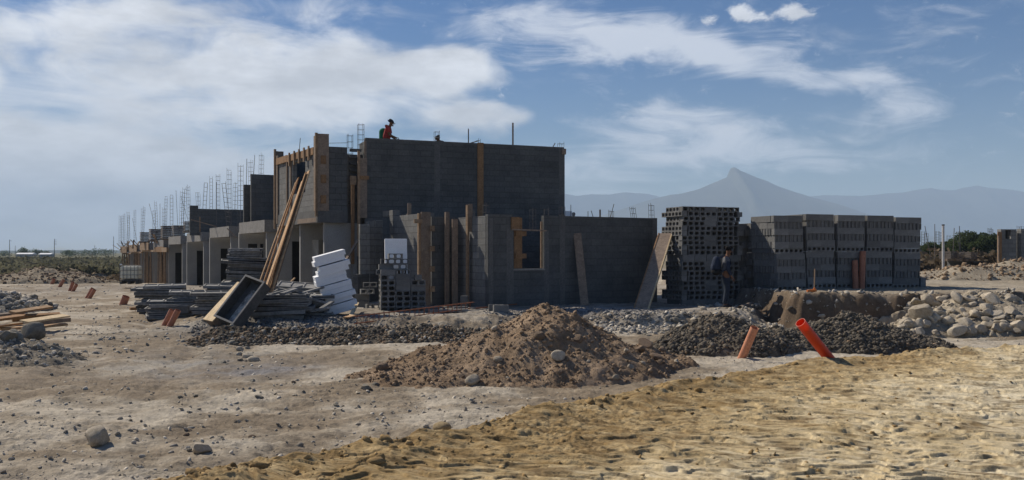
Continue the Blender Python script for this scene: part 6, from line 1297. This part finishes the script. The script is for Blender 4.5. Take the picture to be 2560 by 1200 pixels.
bp = empty('backpack', (X_ - .27, d, zg + .93), 'dark navy backpack with black bottom worn by the standing man', 'backpack'); m = MB(); ell(m, (X_ - .28, d, zg + 1.20), (.135, .165, .27), 16, 12); m.build('pack_body', MAT['pack_navy'], bp, smooth=True)
m = MB(); ell(m, (X_ - .28, d, zg + 1.03), (.145, .172, .12), 16, 10); m.build('pack_bottom', MAT['pack_black'], bp, smooth=True); m = MB(); ell(m, (X_ - .385, d, zg + 1.14), (.05, .12, .12), 14, 8); m.build('front_pocket', MAT['pack_navy'], bp, smooth=True)
for s in (-1, 1): m = MB(); m.path([(X_ - .22, d + .10 * s, zg + 1.40), (X_ - .06, d + .13 * s, zg + 1.475), (X_ + .075, d + .135 * s, zg + 1.40), (X_ + .10, d + .14 * s, zg + 1.25), (X_ + .02, d + .18 * s, zg + 1.10), (X_ - .18, d + .14 * s, zg + 1.02)], .018, 6); m.build('shoulder_strap', MAT['pack_navy'], bp, smooth=True)
# the worker in red on the roof, stooping over what he does with his hands
d = 31.6; X_ = PX(968, d); zr = 4.72
J = dict(pelvis=(-.03, 0, .90), belly=(-.01, 0, 1.04), chest=(.03, 0, 1.25), neck=(.085, 0, 1.39), jaw=(.135, 0, 1.45), head=(.155, 0, 1.525), crown=(.15, 0, 1.60), face=(.88, 0, -.47),
         shl=(.04, .18, 1.33), ell=(.10, .22, 1.07), wrl=(.27, .17, .95), palml=(.34, .15, .91), shr=(.03, -.18, 1.33), elr=(.10, -.22, 1.06), wrr=(.31, -.17, .98), palmr=(.38, -.16, .935),
         hipl=(0, .09, .84), knl=(.12, .11, .47), anl=(.03, .11, .09), toel=(.17, .12, .04), hipr=(0, -.09, .84), knr=(.06, -.10, .46), anr=(-.08, -.10, .09), toer=(.06, -.11, .04))
e, h, up, fw, lf, Rh = person((X_, d, zr), .0, 'worker in red shirt and dark cap with neck cloth, stooping on the corner house roof', J, 'red_shirt', None, 'dark_cloth', 1.22)
hairpiece(e, 'cap', h + up * .045 - fw * .01, (.108, .098, .075), Rh, 'dark_cloth'); m = MB(); m.box(h + up * .03 + fw * .115, (.07, .12, .014), Rh); mesh_obj('cap_brim', np.concatenate(m.v), m.f, MAT['dark_cloth'], e)
m = MB(); m.box(h - fw * .105 + up * .01, (.06, .09, .05), Rh, .01); m.box(h - fw * .135 + up * .015, (.04, .05, .04), Rh, .01); mesh_obj('knotted_cloth', np.concatenate(m.v), m.f, MAT['navy_cloth'], e, smooth=True)
hairpiece(e, 'neck_cloth', Vector(J['neck']) + Vector((-.06, 0, -.03)), (.13, .15, .07), np.array(Matrix.Rotation(R(35), 3, 'Y')), 'dark_cloth')
d = 31.9; x = PX(958, d); zt = PZ(320, d); m = MB(); m.tube((x, d, zr), (x, d, zt - .15), .15, 24); ell(m, (x, d, zt - .15), (.15, .15, .15), 24, 10); o = m.build('green_tank', MAT['green_plastic'], smooth=True); tag(o, 'green round topped tank standing behind the worker in red', 'tank')
# the worker crouching behind the parapet
d = 32.3; X_ = PX(1096, d); zt = PZ(339, d); J = dict(pelvis=(-.25, 0, .34), belly=(-.16, 0, .46), chest=(.02, 0, .62), neck=(.14, 0, .73), jaw=(.20, 0, .77), head=(.225, 0, .845), crown=(.215, 0, .92), face=(.85, 0, -.5),
         shl=(.05, .17, .70), ell=(.22, .22, .48), wrl=(.40, .15, .36), palml=(.46, .14, .32), shr=(.05, -.17, .70), elr=(.22, -.22, .47), wrr=(.42, -.15, .34), palmr=(.48, -.14, .30),
         hipl=(-.2, .10, .30), knl=(.18, .16, .42), anl=(.0, .13, .08), toel=(.14, .14, .04), hipr=(-.2, -.10, .30), knr=(.16, -.16, .42), anr=(-.02, -.13, .08), toer=(.12, -.14, .04))
e, h, up, fw, lf, Rh = person((X_ + .19, d, zt - .95), math.pi, 'crouching worker in dark clothes and banded cap, head and back above the gable wall', J, 'dark_cloth', 'dark_cloth', 'dark_cloth')
hairpiece(e, 'cap', h + up * .042, (.105, .1, .078), Rh, 'dark_cloth'); m = MB(); m.tube(h + up * .005, h + up * .03, .102, 16); mesh_obj('cap_band', np.concatenate(m.v), m.f, MAT['pale_cloth'], e, smooth=True)

# ------------------------------------------------------------------ pieces that belong to a part hang under that part
bpy.context.view_layer.update()
def kids(o, name): return [c for c in o.children if c.name.split('.')[0] == name]
def under(child, part): child.parent = part; child.matrix_parent_inverse = part.matrix_world.inverted() @ part.parent.matrix_world
def nearest(c, cand): p = c.matrix_world @ Vector(c.bound_box[0]); return min(cand, key=lambda q: (q.matrix_world @ Vector(q.bound_box[0]) - p).length)
for root in [o for o in SC.objects if o.parent is None and o.type == 'EMPTY']:
    for cn, pn in (('formwork_cleat', ('formwork_board', 'window_board')), ('tank_cap', ('tank_body',)), ('dried_cement', ('trough_floor',)), ('rim', ('trough_side',)), ('hair', ('body',)), ('face_mask', ('body',)), ('cap_brim', ('cap',)), ('cap_band', ('cap',)), ('knotted_cloth', ('cap',)), ('front_pocket', ('pack_body',)), ('pack_bottom', ('pack_body',)), ('sleeve', ('shirt',)), ('panel_edge', ('panel_sheet',)), ('window_sill', ('wall',)), ('painted_mark', ('wall',)), ('post_cap', ('post_shaft',)), ('cross_arm', ('pole_shaft',))):
        cand = [q for n_ in pn for q in kids(root, n_)]
        for c in kids(root, cn):
            if cand: under(c, nearest(c, cand))

# ------------------------------------------------------------------ air
def haze():
    m = bpy.data.materials.new('haze_air'); m.use_nodes = True; nt = m.node_tree; nt.nodes.clear(); out = nt.nodes.new('ShaderNodeOutputMaterial'); pv = nt.nodes.new('ShaderNodeVolumePrincipled')
    pv.inputs['Color'].default_value = (.57, .76, 1, 1); pv.inputs['Density'].default_value = HAZE; pv.inputs['Anisotropy'].default_value = .0; nt.links.new(pv.outputs[0], out.inputs['Volume'])
    o = MB().box((0, 0, 300), (19400, 19400, 620)).build('haze', m); tag(o, kind='stuff')
HAZE = 1.75e-4
haze()
